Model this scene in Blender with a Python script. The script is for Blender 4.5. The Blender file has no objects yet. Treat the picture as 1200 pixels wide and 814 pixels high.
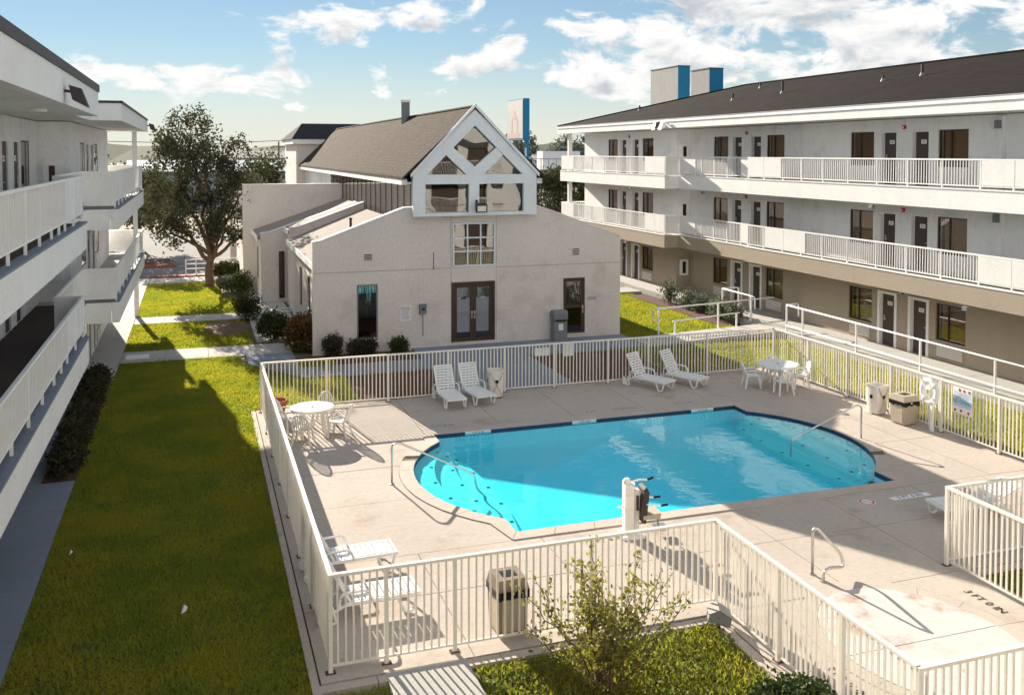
import bpy, math, random
import numpy as np
from mathutils import Vector, Matrix
random.seed(7); rng = np.random.default_rng(11)
D = bpy.data; SC = bpy.context.scene; COL = SC.collection
R = math.radians
PI = math.pi

# ------------------------------------------------------------------ camera
EYE = 7.0
cam_d = D.cameras.new('camera'); cam = D.objects.new('camera', cam_d); COL.objects.link(cam)
cam.location = (0, 0, EYE)
cam.rotation_euler = (R(90 - 2.0), 0, -R(18.595))
cam_d.sensor_width = 36; cam_d.lens = 36 * 1105 / 1200; cam_d.shift_y = -0.1578
cam_d.clip_start = 0.05; cam_d.clip_end = 3000
SC.camera = cam

# ------------------------------------------------------------------ sun, sky, exposure
SUN_EL, SUN_AZ = R(19.5), R(-10.0)          # azimuth from +Y towards +X
sun_d = D.lights.new('sun', 'SUN'); sun = D.objects.new('sun', sun_d); COL.objects.link(sun)
sun_d.energy = 4.0; sun_d.angle = R(0.4); sun_d.color = (1.0, 0.89, 0.74)
sdir = Vector((math.sin(SUN_AZ) * math.cos(SUN_EL), math.cos(SUN_AZ) * math.cos(SUN_EL), math.sin(SUN_EL)))
sun.rotation_euler = sdir.to_track_quat('Z', 'Y').to_euler(); sun.location = (-20, 40, 60)
SC.view_settings.view_transform = 'Standard'; SC.view_settings.look = 'None'
SC.view_settings.exposure = 1.78; SC.view_settings.gamma = 1.0
SC.view_settings.use_curve_mapping = False

W = D.worlds.new('World'); SC.world = W; W.use_nodes = True
nt = W.node_tree; N = nt.nodes; L = nt.links; N.clear()
class G:
    """tiny node-graph helper"""
    def __init__(s, tree): s.t = tree
    def n(s, typ, **kw):
        nd = s.t.nodes.new(typ)
        for k, v in kw.items(): setattr(nd, k, v)
        return nd
    def put(s, sock, v):
        if hasattr(v, 'is_linked'): s.t.links.new(v, sock)
        else: sock.default_value = v
    def m(s, op, a, b=0.0, c=None, clamp=False):
        nd = s.n('ShaderNodeMath', operation=op); nd.use_clamp = clamp
        s.put(nd.inputs[0], a); s.put(nd.inputs[1], b)
        if c is not None: s.put(nd.inputs[2], c)
        return nd.outputs[0]
    def mix(s, f, a, b, blend='MIX'):
        nd = s.n('ShaderNodeMix', data_type='RGBA', blend_type=blend)
        s.put(nd.inputs[0], f); s.put(nd.inputs[6], a); s.put(nd.inputs[7], b)
        return nd.outputs[2]
    def noise(s, vec, scale, detail=4, rough=0.55, dist=0.0):
        nd = s.n('ShaderNodeTexNoise'); s.put(nd.inputs['Vector'], vec)
        nd.inputs['Scale'].default_value = scale; nd.inputs['Detail'].default_value = detail
        nd.inputs['Roughness'].default_value = rough; nd.inputs['Distortion'].default_value = dist
        return nd.outputs['Fac']
    def ramp(s, f, a, b):
        nd = s.n('ShaderNodeMapRange', interpolation_type='SMOOTHSTEP'); s.put(nd.inputs[0], f)
        nd.inputs[1].default_value = a; nd.inputs[2].default_value = b
        return nd.outputs[0]
g = G(nt)
sky = g.n('ShaderNodeTexSky', sky_type='NISHITA'); sky.sun_disc = False
sky.sun_elevation = SUN_EL; sky.sun_rotation = SUN_AZ; sky.altitude = 200
sky.air_density = 1.0; sky.dust_density = 0.0; sky.ozone_density = 2.0
tc = g.n('ShaderNodeTexCoord'); sep = g.n('ShaderNodeSeparateXYZ'); L.new(tc.outputs['Generated'], sep.inputs[0])
az = g.m('ARCTAN2', sep.outputs[0], sep.outputs[1]); el = g.m('ARCSINE', sep.outputs[2])
comb = g.n('ShaderNodeCombineXYZ'); g.put(comb.inputs[0], az); g.put(comb.inputs[1], g.m('MULTIPLY', el, 1.9))
g.put(comb.inputs[2], 3.7)
def cloud_density(vec):
    a = g.noise(vec, 15.0, 9, 0.58, 0.3)
    b = g.noise(vec, 6.5, 3, 0.5)
    return g.m('ADD', g.m('MULTIPLY', a, 1.55), g.m('SUBTRACT', g.m('MULTIPLY', b, 0.9), 0.63))
den = cloud_density(comb.outputs[0])
off = g.n('ShaderNodeVectorMath', operation='ADD'); L.new(comb.outputs[0], off.inputs[0]); off.inputs[1].default_value = (-0.006, 0.034, 0)
den2 = cloud_density(off.outputs[0])
# the banks of cloud of this sky: (azimuth, elevation, half widths, strength)
TH = 18.595
def pxd(px, py): return (math.atan((px - 600) / 1105) + R(TH), math.atan((179 - py) / 1105 * math.cos(math.atan((px - 600) / 1105))))
mask = None
for (px, py, sx, sy, A) in ((740, 50, 110, 55, .43), (900, 48, 180, 58, .42), (1110, 50, 160, 62, .42), (680, 88, 90, 24, .30),
                            (215, 95, 140, 24, .33), (335, 78, 40, 26, .24), (130, 75, 60, 16, .2), (405, 42, 44, 34, .33), (450, 18, 40, 20, .20), (50, 5, 90, 24, .30),
                            (545, 83, 34, 14, .30), (500, 30, 45, 9, .17), (357, 14, 20, 9, .20), (440, 128, 80, 8, .16), (680, 138, 80, 12, .13),
                            (255, 27, 20, 8, .16), (1180, 10, 120, 30, .20), (590, 52, 26, 12, .14)):
    a0, e0 = pxd(px, py); sa = sx / 1105; se = sy / 1105
    u = g.m('DIVIDE', g.m('SUBTRACT', az, a0), sa); v = g.m('DIVIDE', g.m('SUBTRACT', el, e0), se)
    q = g.m('MULTIPLY', g.m('EXPONENT', g.m('MULTIPLY', g.m('ADD', g.m('MULTIPLY', u, u), g.m('MULTIPLY', v, v)), -0.9)), A)
    mask = q if mask is None else g.m('ADD', mask, q)
mask = g.m('MINIMUM', mask, 0.42)
elsewhere = g.m('MULTIPLY', g.ramp(g.m('ABSOLUTE', g.m('SUBTRACT', az, R(TH))), 0.55, 0.9), 0.34)  # cloud cover out of view, thickened to brighten the fill light
bias = g.m('ADD', mask, elsewhere)
dens = g.ramp(g.m('ADD', den, bias), 0.79, 0.97)
shade = g.ramp(g.m('SUBTRACT', g.m('ADD', den2, bias), 0.0), 0.86, 1.28)
lit = g.mix(shade, (2.85, 2.82, 2.77, 1), (1.55, 1.66, 1.78, 1))
gam = g.n('ShaderNodeGamma'); L.new(sky.outputs[0], gam.inputs[0]); gam.inputs[1].default_value = 0.75
skc = g.mix(1.0, gam.outputs[0], (0.36, 0.405, 0.44, 1), 'MULTIPLY')
base = g.mix(g.ramp(el, 0.0, 0.12), g.mix(0.6, skc, (2.35, 2.25, 2.1, 1)), skc)
colr = g.mix(g.m('MULTIPLY', dens, g.ramp(el, -0.01, 0.045)), base, lit)
bg = g.n('ShaderNodeBackground'); L.new(colr, bg.inputs[0]); bg.inputs[1].default_value = 0.105
wo = g.n('ShaderNodeOutputWorld'); L.new(bg.outputs[0], wo.inputs[0])

# ------------------------------------------------------------------ materials
def newmat(name):
    m = D.materials.new(name); m.use_nodes = True; m.node_tree.nodes.clear()
    return m, G(m.node_tree)
def mat(name, col, rough=0.8, var=0.12, vs=1.2, fine=0.08, fs=18.0, bump=0.0, bs=60.0, metal=0.0, stain=None, spec=0.22, streak=0.0):
    """principled with two scales of mottling, optional stain colour, vertical streaks and fine bump"""
    m, g = newmat(name)
    geo = g.n('ShaderNodeNewGeometry'); pos = geo.outputs['Position']
    n1 = g.noise(pos, vs, 5, 0.6); n2 = g.noise(pos, fs, 3, 0.6)
    f = g.m('ADD', g.m('MULTIPLY', g.m('SUBTRACT', n1, 0.5), 2 * var * 1.6), g.m('MULTIPLY', g.m('SUBTRACT', n2, 0.5), 2 * fine * 1.6))
    f = g.m('ADD', f, 1.0)
    if streak:
        mp = g.n('ShaderNodeMapping'); g.put(mp.inputs[0], pos); mp.inputs[3].default_value = (5.0, 5.0, 0.35)
        f = g.m('SUBTRACT', f, g.m('MULTIPLY', g.ramp(g.noise(mp.outputs[0], 1.3, 4, .6), 0.52, 0.75), streak))
    vm = g.n('ShaderNodeVectorMath', operation='SCALE'); vm.inputs[0].default_value = col[:3]; g.put(vm.inputs['Scale'], f)
    c = vm.outputs[0]
    if stain:
        scol, lo, hi, ssc = stain
        c = g.mix(g.ramp(g.noise(pos, ssc, 6, 0.65), lo, hi), c, (*scol, 1))
    b = g.n('ShaderNodeBsdfPrincipled'); g.put(b.inputs['Base Color'], c)
    b.inputs['Roughness'].default_value = rough; b.inputs['Metallic'].default_value = metal
    b.inputs['Specular IOR Level'].default_value = spec
    if bump:
        bp = g.n('ShaderNodeBump'); bp.inputs['Strength'].default_value = bump; bp.inputs['Distance'].default_value = 0.02
        g.put(bp.inputs['Height'], g.noise(pos, bs, 4, 0.6)); g.t.links.new(bp.outputs[0], b.inputs['Normal'])
    o = g.n('ShaderNodeOutputMaterial'); g.t.links.new(b.outputs[0], o.inputs[0])
    return m
def leafmat(name, c1, c2, trans=0.45, c3=None, sc=1.6, s3=23.0):
    m, g = newmat(name)
    geo = g.n('ShaderNodeNewGeometry'); pos = geo.outputs['Position']
    f = g.ramp(g.noise(pos, sc, 3, 0.6), 0.35, 0.65)
    c = g.mix(f, (*c1, 1), (*c2, 1))
    if c3: c = g.mix(g.ramp(g.noise(pos, s3, 2, 0.6), 0.55, 0.7), c, (*c3, 1))
    d = g.n('ShaderNodeBsdfDiffuse'); t = g.n('ShaderNodeBsdfTranslucent'); gl = g.n('ShaderNodeBsdfGlossy'); gl.inputs['Roughness'].default_value = 0.65
    g.put(d.inputs[0], c); g.put(t.inputs[0], c)
    gl.inputs[0].default_value = (.8, .8, .8, 1)
    mx = g.n('ShaderNodeMixShader'); mx.inputs[0].default_value = trans
    g.t.links.new(d.outputs[0], mx.inputs[1]); g.t.links.new(t.outputs[0], mx.inputs[2])
    m2 = g.n('ShaderNodeMixShader'); m2.inputs[0].default_value = 0.025
    g.t.links.new(mx.outputs[0], m2.inputs[1]); g.t.links.new(gl.outputs[0], m2.inputs[2])
    o = g.n('ShaderNodeOutputMaterial'); g.t.links.new(m2.outputs[0], o.inputs[0])
    return m
def glassmat(name, tint, refl_boost=0.10, wob=0.0, wsc=1.2):
    m, g = newmat(name)
    t = g.n('ShaderNodeBsdfTransparent'); t.inputs[0].default_value = (*tint, 1)
    gl = g.n('ShaderNodeBsdfGlossy'); gl.inputs['Roughness'].default_value = 0.015
    geo0 = g.n('ShaderNodeNewGeometry'); dt = g.n('ShaderNodeVectorMath', operation='DOT_PRODUCT'); g.put(dt.inputs[0], geo0.outputs['Incoming']); g.put(dt.inputs[1], geo0.outputs['Normal'])
    k = g.m('SUBTRACT', 1.0, g.m('ABSOLUTE', dt.outputs['Value']), clamp=True)
    mx = g.n('ShaderNodeMixShader'); g.put(mx.inputs[0], g.m('ADD', g.m('MULTIPLY', g.m('POWER', k, 5.0), .96), .04 + refl_boost, clamp=True))
    if wob:
        geo = g.n('ShaderNodeNewGeometry'); bp = g.n('ShaderNodeBump'); bp.inputs['Strength'].default_value = 1.0; bp.inputs['Distance'].default_value = wob
        g.put(bp.inputs['Height'], g.noise(geo.outputs['Position'], wsc, 1, .4)); g.t.links.new(bp.outputs[0], gl.inputs['Normal'])
    g.t.links.new(t.outputs[0], mx.inputs[1]); g.t.links.new(gl.outputs[0], mx.inputs[2])
    o = g.n('ShaderNodeOutputMaterial'); g.t.links.new(mx.outputs[0], o.inputs[0])
    return m
M = {}
M['white_stucco'] = mat('white_stucco', (.84, .84, .835), .9, .07, .8, .13, 22, .5, 90, streak=.08, stain=((.70, .69, .67), .52, .74, 1.1))
M['white_trim'] = mat('white_trim', (.84, .84, .83), .8, .06, 1.0, .09, 18, .25, 70, streak=.06, stain=((.42, .36, .30), .66, .80, 2.2))
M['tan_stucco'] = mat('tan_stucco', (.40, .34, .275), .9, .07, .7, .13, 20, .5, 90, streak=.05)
M['club_stucco'] = mat('club_stucco', (.745, .685, .65), .92, .07, .55, .15, 13, 1.0, 45, streak=.02, stain=((.63, .565, .53), .50, .72, .8))
M['gable_white'] = mat('gable_white', (.76, .80, .84), .75, .06, 2.0, .06, 20, .2, 60, streak=.08)
M['rail_white'] = mat('rail_white', (.86, .86, .855), .5, .05, 2.0, .05, 20, stain=((.45, .33, .22), .72, .82, 6.0))
M['fence_cream'] = mat('fence_cream', (.78, .74, .67), .5, .06, 2.5, .05, 20, stain=((.30, .16, .08), .72, .80, 9.0))
M['panel_white'] = mat('panel_white', (.82, .82, .815), .85, .07, 1.5, .12, 22, .4, 80, streak=.06)
M['deck'] = mat('deck', (.475, .42, .37), .9, .12, .45, .12, 9, .5, 110, stain=((.35, .275, .23), .54, .78, .8))
M['deck_base'] = mat('deck_base', (.16, .13, .11), .95)
M['coping'] = mat('coping', (.48, .425, .375), .85, .10, 1.2, .10, 15, .4, 90, stain=((.38, .27, .20), .60, .78, 1.8))
M['spa_white'] = mat('spa_white', (.54, .525, .505), .85, .08, .9, .10, 12, .3, 80, stain=((.36, .21, .14), .52, .72, 1.0))
M['concrete'] = mat('concrete', (.44, .43, .41), .9, .09, .6, .08, 12, .45, 100, stain=((.30, .28, .26), .58, .78, .8))
M['shaded_concrete'] = mat('shaded_concrete', (.22, .25, .31), .85, .10, .5, .07, 10, .35, 100, stain=((.17, .18, .22), .56, .78, 1.0))  # concrete where it lies in shade; the shade's dark blue is in its colour
M['asphalt'] = mat('asphalt', (.17, .168, .172), .95, .10, .12, .08, 7, .4, 60, stain=((.11, .11, .115), .55, .75, .25))
M['kerb_red'] = mat('kerb_red', (.26, .075, .06), .8, .15, 2, .1, 20)
M['soil'] = mat('soil', (.15, .105, .07), .97, .2, 2.0, .2, 25, .8, 40)
M['lawn_soil'] = mat('lawn_soil', (.12, .11, .045), .97, .2, 2.0, .2, 25, .8, 40)
M['mulch'] = mat('mulch', (.125, .065, .048), .97, .25, 3.0, .3, 40, .9, 50)
M['terrain'] = mat('terrain', (.22, .20, .12), .97, .2, .05, .1, 1.5)
M['roof_brown'] = None
M['dark_door'] = mat('dark_door', (.085, .066, .060), .55, .06, 2, .05, 20)
M['bronze'] = mat('bronze', (.075, .048, .036), .45, .06, 3, .05, 20)
M['curtain'] = mat('curtain', (.36, .22, .12), .9, .12, 4, .1, 30)
M['curtain_deep'] = mat('curtain_deep', (.24, .14, .075), .9, .12, 4, .1, 30)
M['curtain_tan'] = mat('curtain_tan', (.42, .31, .20), .9, .12, 4, .1, 30)
M['curtain_pale'] = mat('curtain_pale', (.55, .53, .52), .9, .06, 4, .05, 30)
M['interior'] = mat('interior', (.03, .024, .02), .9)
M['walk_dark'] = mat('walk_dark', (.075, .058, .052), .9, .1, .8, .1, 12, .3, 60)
M['metal'] = mat('metal', (.62, .60, .57), .28, .06, 5, .05, 40, metal=1.0)
M['grey_metal'] = mat('grey_metal', (.20, .215, .235), .55, .08, 3, .06, 25)
M['dark_metal'] = mat('dark_metal', (.055, .045, .042), .55, .08, 3, .06, 25)
M['blue_paint'] = mat('blue_paint', (.018, .20, .40), .6, .07, 1.5, .05, 18)
M['tower_stucco'] = mat('tower_stucco', (.36, .355, .35), .9, .09, .9, .09, 9, .4, 60, streak=.15)
M['resin'] = mat('resin', (.78, .79, .79), .42, .03, 3, .03, 25)
M['resin_warm'] = mat('resin_warm', (.78, .74, .68), .45, .04, 3, .04, 25)
M['bin_beige'] = mat('bin_beige', (.46, .395, .31), .75, .06, 3, .10, 60, .5, 120)
M['bin_brown'] = mat('bin_brown', (.20, .155, .115), .75, .06, 3, .10, 60, .5, 120)
M['bag_black'] = mat('bag_black', (.012, .012, .014), .3, .1, 8, .1, 40, .6, 30)
M['linen'] = mat('linen', (.74, .70, .65), .9, .05, 5, .05, 40, .4, 30)
M['terracotta'] = mat('terracotta', (.40, .14, .07), .85, .1, 5, .08, 30)
M['red_paint'] = mat('red_paint', (.55, .03, .035), .5)
M['blue_print'] = mat('blue_print', (.03, .22, .42), .6)
M['ink'] = mat('ink', (.02, .02, .022), .7)
M['grey_print'] = mat('grey_print', (.38, .41, .46), .7)
M['sign_white'] = mat('sign_white', (.78, .78, .78), .6, .04, 4, .03, 30)
M['sign_faded'] = mat('sign_faded', (.44, .43, .425), .6, .06, .8, .05, 4, streak=.10)
M['faded_red'] = mat('faded_red', (.46, .33, .285), .6, .10, 1.2, .06, 6)
M['bark'] = mat('bark', (.15, .10, .075), .95, .2, 5, .2, 30, .9, 30)
M['pool_plaster'] = mat('pool_plaster', (.50, .80, .90), .8, .03, .6, .04, 8)
M['step_white'] = mat('step_white', (.70, .86, .88), .8, .03, 1, .04, 9)
M['tile_blue'] = mat('tile_blue', (.03, .055, .11), .3, .2, 9, .1, 60)
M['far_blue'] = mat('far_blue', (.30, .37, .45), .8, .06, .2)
M['far_wall'] = mat('far_wall', (.47, .46, .45), .9, .06, .2)
M['far_roof'] = mat('far_roof', (.20, .21, .24), .9, .08, .2)
M['yellow_paint'] = mat('yellow_paint', (.68, .34, .03), .6)
M['hill'] = mat('hill', (.13, .15, .11), .97, .15, .03, .1, .4)
M['white_paper'] = mat('white_paper', (.8, .8, .8), .8)
M['gravel_roof'] = mat('gravel_roof', (.27, .24, .215), .95, .07, 1.5, .16, 25, .5, 60)
M['stone'] = mat('stone', (.35, .33, .31), .95, .12, 3, .12, 22, .6, 40)
M['glass'] = glassmat('glass', (.85, .84, .80), .06, .004, 1.5)
M['glass_dark'] = glassmat('glass_dark', (.30, .29, .28), .07, .005, .9)
M['glass_door'] = glassmat('glass_door', (.88, .9, .94), .06)
M['leaf_oak'] = leafmat('leaf_oak', (.045, .050, .026), (.080, .080, .040), .32, (.13, .12, .07))
M['leaf_far'] = leafmat('leaf_far', (.065, .075, .03), (.11, .11, .045), .35, sc=.5)
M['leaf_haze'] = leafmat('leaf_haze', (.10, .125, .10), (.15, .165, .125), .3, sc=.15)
M['leaf_shrub'] = leafmat('leaf_shrub', (.045, .060, .018), (.085, .095, .025), .35, (.12, .12, .04))
M['leaf_dark'] = leafmat('leaf_dark', (.034, .036, .016), (.065, .056, .026), .3, (.10, .075, .035))
M['leaf_red'] = leafmat('leaf_red', (.09, .075, .02), (.16, .085, .03), .40, (.22, .09, .035))
M['leaf_rose'] = leafmat('leaf_rose', (.075, .095, .055), (.14, .16, .10), .35, (.28, .29, .22))
M['leaf_myrtle'] = leafmat('leaf_myrtle', (.17, .185, .03), (.27, .25, .05), .5, (.38, .35, .12), 3)
M['leaf_weed'] = leafmat('leaf_weed', (.11, .15, .02), (.25, .25, .04), .5, (.22, .15, .07), 2.2)
M['leaf_gloss'] = leafmat('leaf_gloss', (.03, .055, .014), (.055, .085, .02), .2, (.16, .2, .06))
M['grass'] = leafmat('grass', (.235, .30, .020), (.385, .375, .024), .55, (.47, .40, .13), .7, 75)
def shingles(name, c1, c2, course=.16, along='y'):
    m, g = newmat(name)
    tc = g.n('ShaderNodeTexCoord'); geo = g.n('ShaderNodeNewGeometry')
    mp = g.n('ShaderNodeMapping'); g.put(mp.inputs[0], tc.outputs['UV'])
    br = g.n('ShaderNodeTexBrick'); g.put(br.inputs['Vector'], mp.outputs[0])
    br.inputs['Color1'].default_value = (*c1, 1); br.inputs['Color2'].default_value = (*c2, 1); br.inputs['Mortar'].default_value = tuple(v * .55 for v in c1) + (1,)
    br.inputs['Scale'].default_value = 1.0; br.inputs['Mortar Size'].default_value = .012; br.inputs['Brick Width'].default_value = .42; br.inputs['Row Height'].default_value = course
    f = g.m('ADD', g.m('MULTIPLY', g.noise(geo.outputs['Position'], 9, 4, .7), .7), .62)
    f2 = g.m('ADD', g.m('MULTIPLY', g.noise(geo.outputs['Position'], .35, 3, .6), .35), .82)
    sc = g.n('ShaderNodeVectorMath', operation='SCALE'); g.put(sc.inputs[0], br.outputs['Color']); g.put(sc.inputs['Scale'], g.m('MULTIPLY', f, f2))
    b = g.n('ShaderNodeBsdfPrincipled'); g.put(b.inputs['Base Color'], sc.outputs[0]); b.inputs['Roughness'].default_value = .95
    b.inputs['Specular IOR Level'].default_value = .05
    bp = g.n('ShaderNodeBump'); bp.inputs['Strength'].default_value = .6; bp.inputs['Distance'].default_value = .02; g.put(bp.inputs['Height'], g.m('ADD', br.outputs['Fac'], g.noise(geo.outputs['Position'], 60, 2)))
    bp.invert = True
    g.t.links.new(bp.outputs[0], b.inputs['Normal'])
    o = g.n('ShaderNodeOutputMaterial'); g.t.links.new(b.outputs[0], o.inputs[0])
    return m
M['roof_brown'] = shingles('roof_brown', (.072, .055, .045), (.052, .040, .033))
M['roof_dark'] = shingles('roof_dark', (.024, .019, .019), (.016, .013, .014))
M['roof_black'] = shingles('roof_black', (.052, .05, .06), (.04, .04, .048))
def watermat():
    m, g = newmat('pool_water')
    geo = g.n('ShaderNodeNewGeometry')
    bp = g.n('ShaderNodeBump'); bp.inputs['Strength'].default_value = 1.0; bp.inputs['Distance'].default_value = .0035
    g.put(bp.inputs['Height'], g.noise(geo.outputs['Position'], 3.2, 3, .5))
    t = g.n('ShaderNodeBsdfTransparent'); t.inputs[0].default_value = (.30, .90, .98, 1)
    gl = g.n('ShaderNodeBsdfGlossy'); gl.inputs['Roughness'].default_value = .01; g.t.links.new(bp.outputs[0], gl.inputs['Normal'])
    dt = g.n('ShaderNodeVectorMath', operation='DOT_PRODUCT'); g.put(dt.inputs[0], geo.outputs['Incoming']); g.put(dt.inputs[1], bp.outputs[0])
    k = g.m('SUBTRACT', 1.0, g.m('ABSOLUTE', dt.outputs['Value']), clamp=True)      # Schlick, the same from both sides
    fr = g.m('ADD', g.m('MULTIPLY', g.m('POWER', k, 5.0), .98), .02)
    mx = g.n('ShaderNodeMixShader'); g.put(mx.inputs[0], fr)
    g.t.links.new(t.outputs[0], mx.inputs[1]); g.t.links.new(gl.outputs[0], mx.inputs[2])
    o = g.n('ShaderNodeOutputMaterial'); g.t.links.new(mx.outputs[0], o.inputs[0])
    return m
M['water'] = watermat()

# ------------------------------------------------------------------ builders
def thing(name, label, cat, loc=(0, 0, 0), rz=0.0, group=None):
    o = D.objects.new(name, None); COL.objects.link(o); o.empty_display_size = .3
    o.location = loc; o.rotation_euler = (0, 0, rz); o['label'] = label; o['category'] = cat
    if group: o['group'] = group
    return o
def tag(o, label, cat, group=None):
    o['label'] = label; o['category'] = cat
    if group: o['group'] = group
    return o
def struct(name, loc=(0, 0, 0)):
    o = D.objects.new(name, None); COL.objects.link(o); o.location = loc; o['kind'] = 'structure'
    return o
def put(name, mesh, parent=None, loc=(0, 0, 0), rz=0.0, rot=None):
    o = D.objects.new(name, mesh); COL.objects.link(o); o.parent = parent; o.location = loc
    o.rotation_euler = rot if rot else (0, 0, rz)
    return o
def copy_tree(o, parent=None):
    c = o.copy(); COL.objects.link(c); c.parent = parent
    for ch in list(o.children): copy_tree(ch, c)
    return c
class MB:
    """collects faces, builds ONE mesh"""
    def __init__(s, o=(0, 0, 0)): s.v = []; s.f = []; s.o = Vector(o); s.uv = {}
    def add(s, vs, fs):
        b = len(s.v); s.v += [tuple(v) for v in vs]; s.f += [tuple(b + i for i in f) for f in fs]
        return s
    def box(s, x0, x1, y0, y1, z0, z1):
        if x0 > x1: x0, x1 = x1, x0
        if y0 > y1: y0, y1 = y1, y0
        if z0 > z1: z0, z1 = z1, z0
        return s.add([(x0, y0, z0), (x1, y0, z0), (x1, y1, z0), (x0, y1, z0), (x0, y0, z1), (x1, y0, z1), (x1, y1, z1), (x0, y1, z1)],
                     [(3, 2, 1, 0), (4, 5, 6, 7), (0, 1, 5, 4), (1, 2, 6, 5), (2, 3, 7, 6), (3, 0, 4, 7)])
    def hexa(s, bot, top):
        return s.add(list(bot) + list(top), [(3, 2, 1, 0), (4, 5, 6, 7), (0, 1, 5, 4), (1, 2, 6, 5), (2, 3, 7, 6), (3, 0, 4, 7)])
    def prism(s, poly, ext, axis='z', a=0.0):
        """poly 2D extruded: axis 'z' -> (x,y) from a to a+ext ; 'y' -> (x,z) ; 'x' -> (y,z)"""
        n = len(poly)
        def P(p, t):
            return (p[0], p[1], t) if axis == 'z' else ((p[0], t, p[1]) if axis == 'y' else (t, p[0], p[1]))
        vs = [P(p, a) for p in poly] + [P(p, a + ext) for p in poly]
        fs = [tuple(range(n))[::-1], tuple(range(n, 2 * n))] + [(i, (i + 1) % n, n + (i + 1) % n, n + i) for i in range(n)]
        return s.add(vs, fs)
    def tube(s, pts, r, n=8, r2=None, cap=True):
        pts = [Vector(p) for p in pts]; k = len(pts); rings = []
        for i, p in enumerate(pts):
            t = (pts[min(i + 1, k - 1)] - pts[max(i - 1, 0)]).normalized()
            up = Vector((0, 0, 1)) if abs(t.z) < .95 else Vector((1, 0, 0))
            a = t.cross(up).normalized(); b = t.cross(a).normalized()
            rr = r if r2 is None else r + (r2 - r) * i / max(1, k - 1)
            rings.append([p + (a * math.cos(2 * PI * j / n) + b * math.sin(2 * PI * j / n)) * rr for j in range(n)])
        vs = [v for ring in rings for v in ring]; fs = []
        for i in range(k - 1):
            for j in range(n):
                fs.append((i * n + j, i * n + (j + 1) % n, (i + 1) * n + (j + 1) % n, (i + 1) * n + j))
        if cap: fs += [tuple(range(n))[::-1], tuple(range((k - 1) * n, k * n))]
        return s.add(vs, fs)
    def lathe(s, prof, c=(0, 0, 0), n=20, cap=True):
        vs = []; fs = []
        for r, z in prof:
            for j in range(n): vs.append((c[0] + r * math.cos(2 * PI * j / n), c[1] + r * math.sin(2 * PI * j / n), c[2] + z))
        for i in range(len(prof) - 1):
            for j in range(n): fs.append((i * n + j, i * n + (j + 1) % n, (i + 1) * n + (j + 1) % n, (i + 1) * n + j))
        if cap: fs += [tuple(range(n))[::-1], tuple(range((len(prof) - 1) * n, len(prof) * n))]
        return s.add(vs, fs)
    def bar(s, p, q, w, h=None):
        """square bar from p to q"""
        p = Vector(p); q = Vector(q); h = h or w; t = (q - p).normalized()
        up = Vector((0, 0, 1)) if abs(t.z) < .99 else Vector((0, 1, 0))
        a = t.cross(up).normalized() * w / 2; b = a.cross(t).normalized() * h / 2
        return s.hexa([p - a - b, p + a - b, p + a + b, p - a + b], [q - a - b, q + a - b, q + a + b, q - a + b])
    def mesh(s, name, m, smooth=False, bevel=0):
        me = D.meshes.new(name)
        me.from_pydata([tuple(Vector(v) - s.o) for v in s.v], [], s.f); me.update()
        if m is not None: me.materials.append(M[m] if isinstance(m, str) else m)
        if smooth: me.shade_smooth()
        return me
    def build(s, name, m, parent=None, smooth=False, kind=None, loc=None):
        o = put(name, s.mesh(name, m, smooth), parent)
        if loc: o.location = loc
        if parent is None and loc is None: o.location = s.o
        if kind: o['kind'] = kind
        return o
def uvmesh(me, fn):
    uvl = me.uv_layers.new(name='uv')
    for li, l in enumerate(me.loops): uvl.data[li].uv = fn(me.vertices[l.vertex_index].co)
def text_mesh(s, size, m, extrude=.002):
    cu = D.curves.new('txt', 'FONT'); cu.body = s; cu.size = size; cu.extrude = extrude; cu.align_x = 'CENTER'; cu.align_y = 'CENTER'; cu.resolution_u = 2
    ob = D.objects.new('txt', cu); COL.objects.link(ob)
    dg = bpy.context.evaluated_depsgraph_get(); me = D.meshes.new_from_object(ob.evaluated_get(dg))
    D.objects.remove(ob); D.curves.remove(cu); me.materials.clear(); me.materials.append(M[m]); me.name = 'lettering'
    return me
def np_mesh(name, verts, tris, m):
    me = D.meshes.new(name); nv = len(verts); nf = len(tris); k = tris.shape[1]
    me.vertices.add(nv); me.vertices.foreach_set('co', verts.astype(np.float32).ravel())
    me.loops.add(nf * k); me.loops.foreach_set('vertex_index', tris.astype(np.int32).ravel())
    me.polygons.add(nf); me.polygons.foreach_set('loop_start', np.arange(0, nf * k, k, dtype=np.int32))
    me.update(calc_edges=True); me.materials.append(M[m]); return me
def leaves(name, centers, size, m, parent=None, flat=.0, aspect=1.9, droop=None):
    """one small diamond leaf per centre, randomly turned"""
    n = len(centers); c = np.asarray(centers)
    a = rng.normal(size=(n, 3)); a[:, 2] *= (1 - flat); a /= np.linalg.norm(a, axis=1)[:, None]
    b = rng.normal(size=(n, 3)); b -= (b * a).sum(1)[:, None] * a; b /= np.linalg.norm(b, axis=1)[:, None]
    s = (size * rng.uniform(.6, 1.35, n))[:, None]
    v = np.empty((n, 4, 3)); v[:, 0] = c - a * s; v[:, 1] = c + b * s / aspect; v[:, 2] = c + a * s; v[:, 3] = c - b * s / aspect
    f = np.arange(4 * n).reshape(n, 4)
    return put(name, np_mesh(name, v.reshape(-1, 3), f, m), parent)
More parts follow.
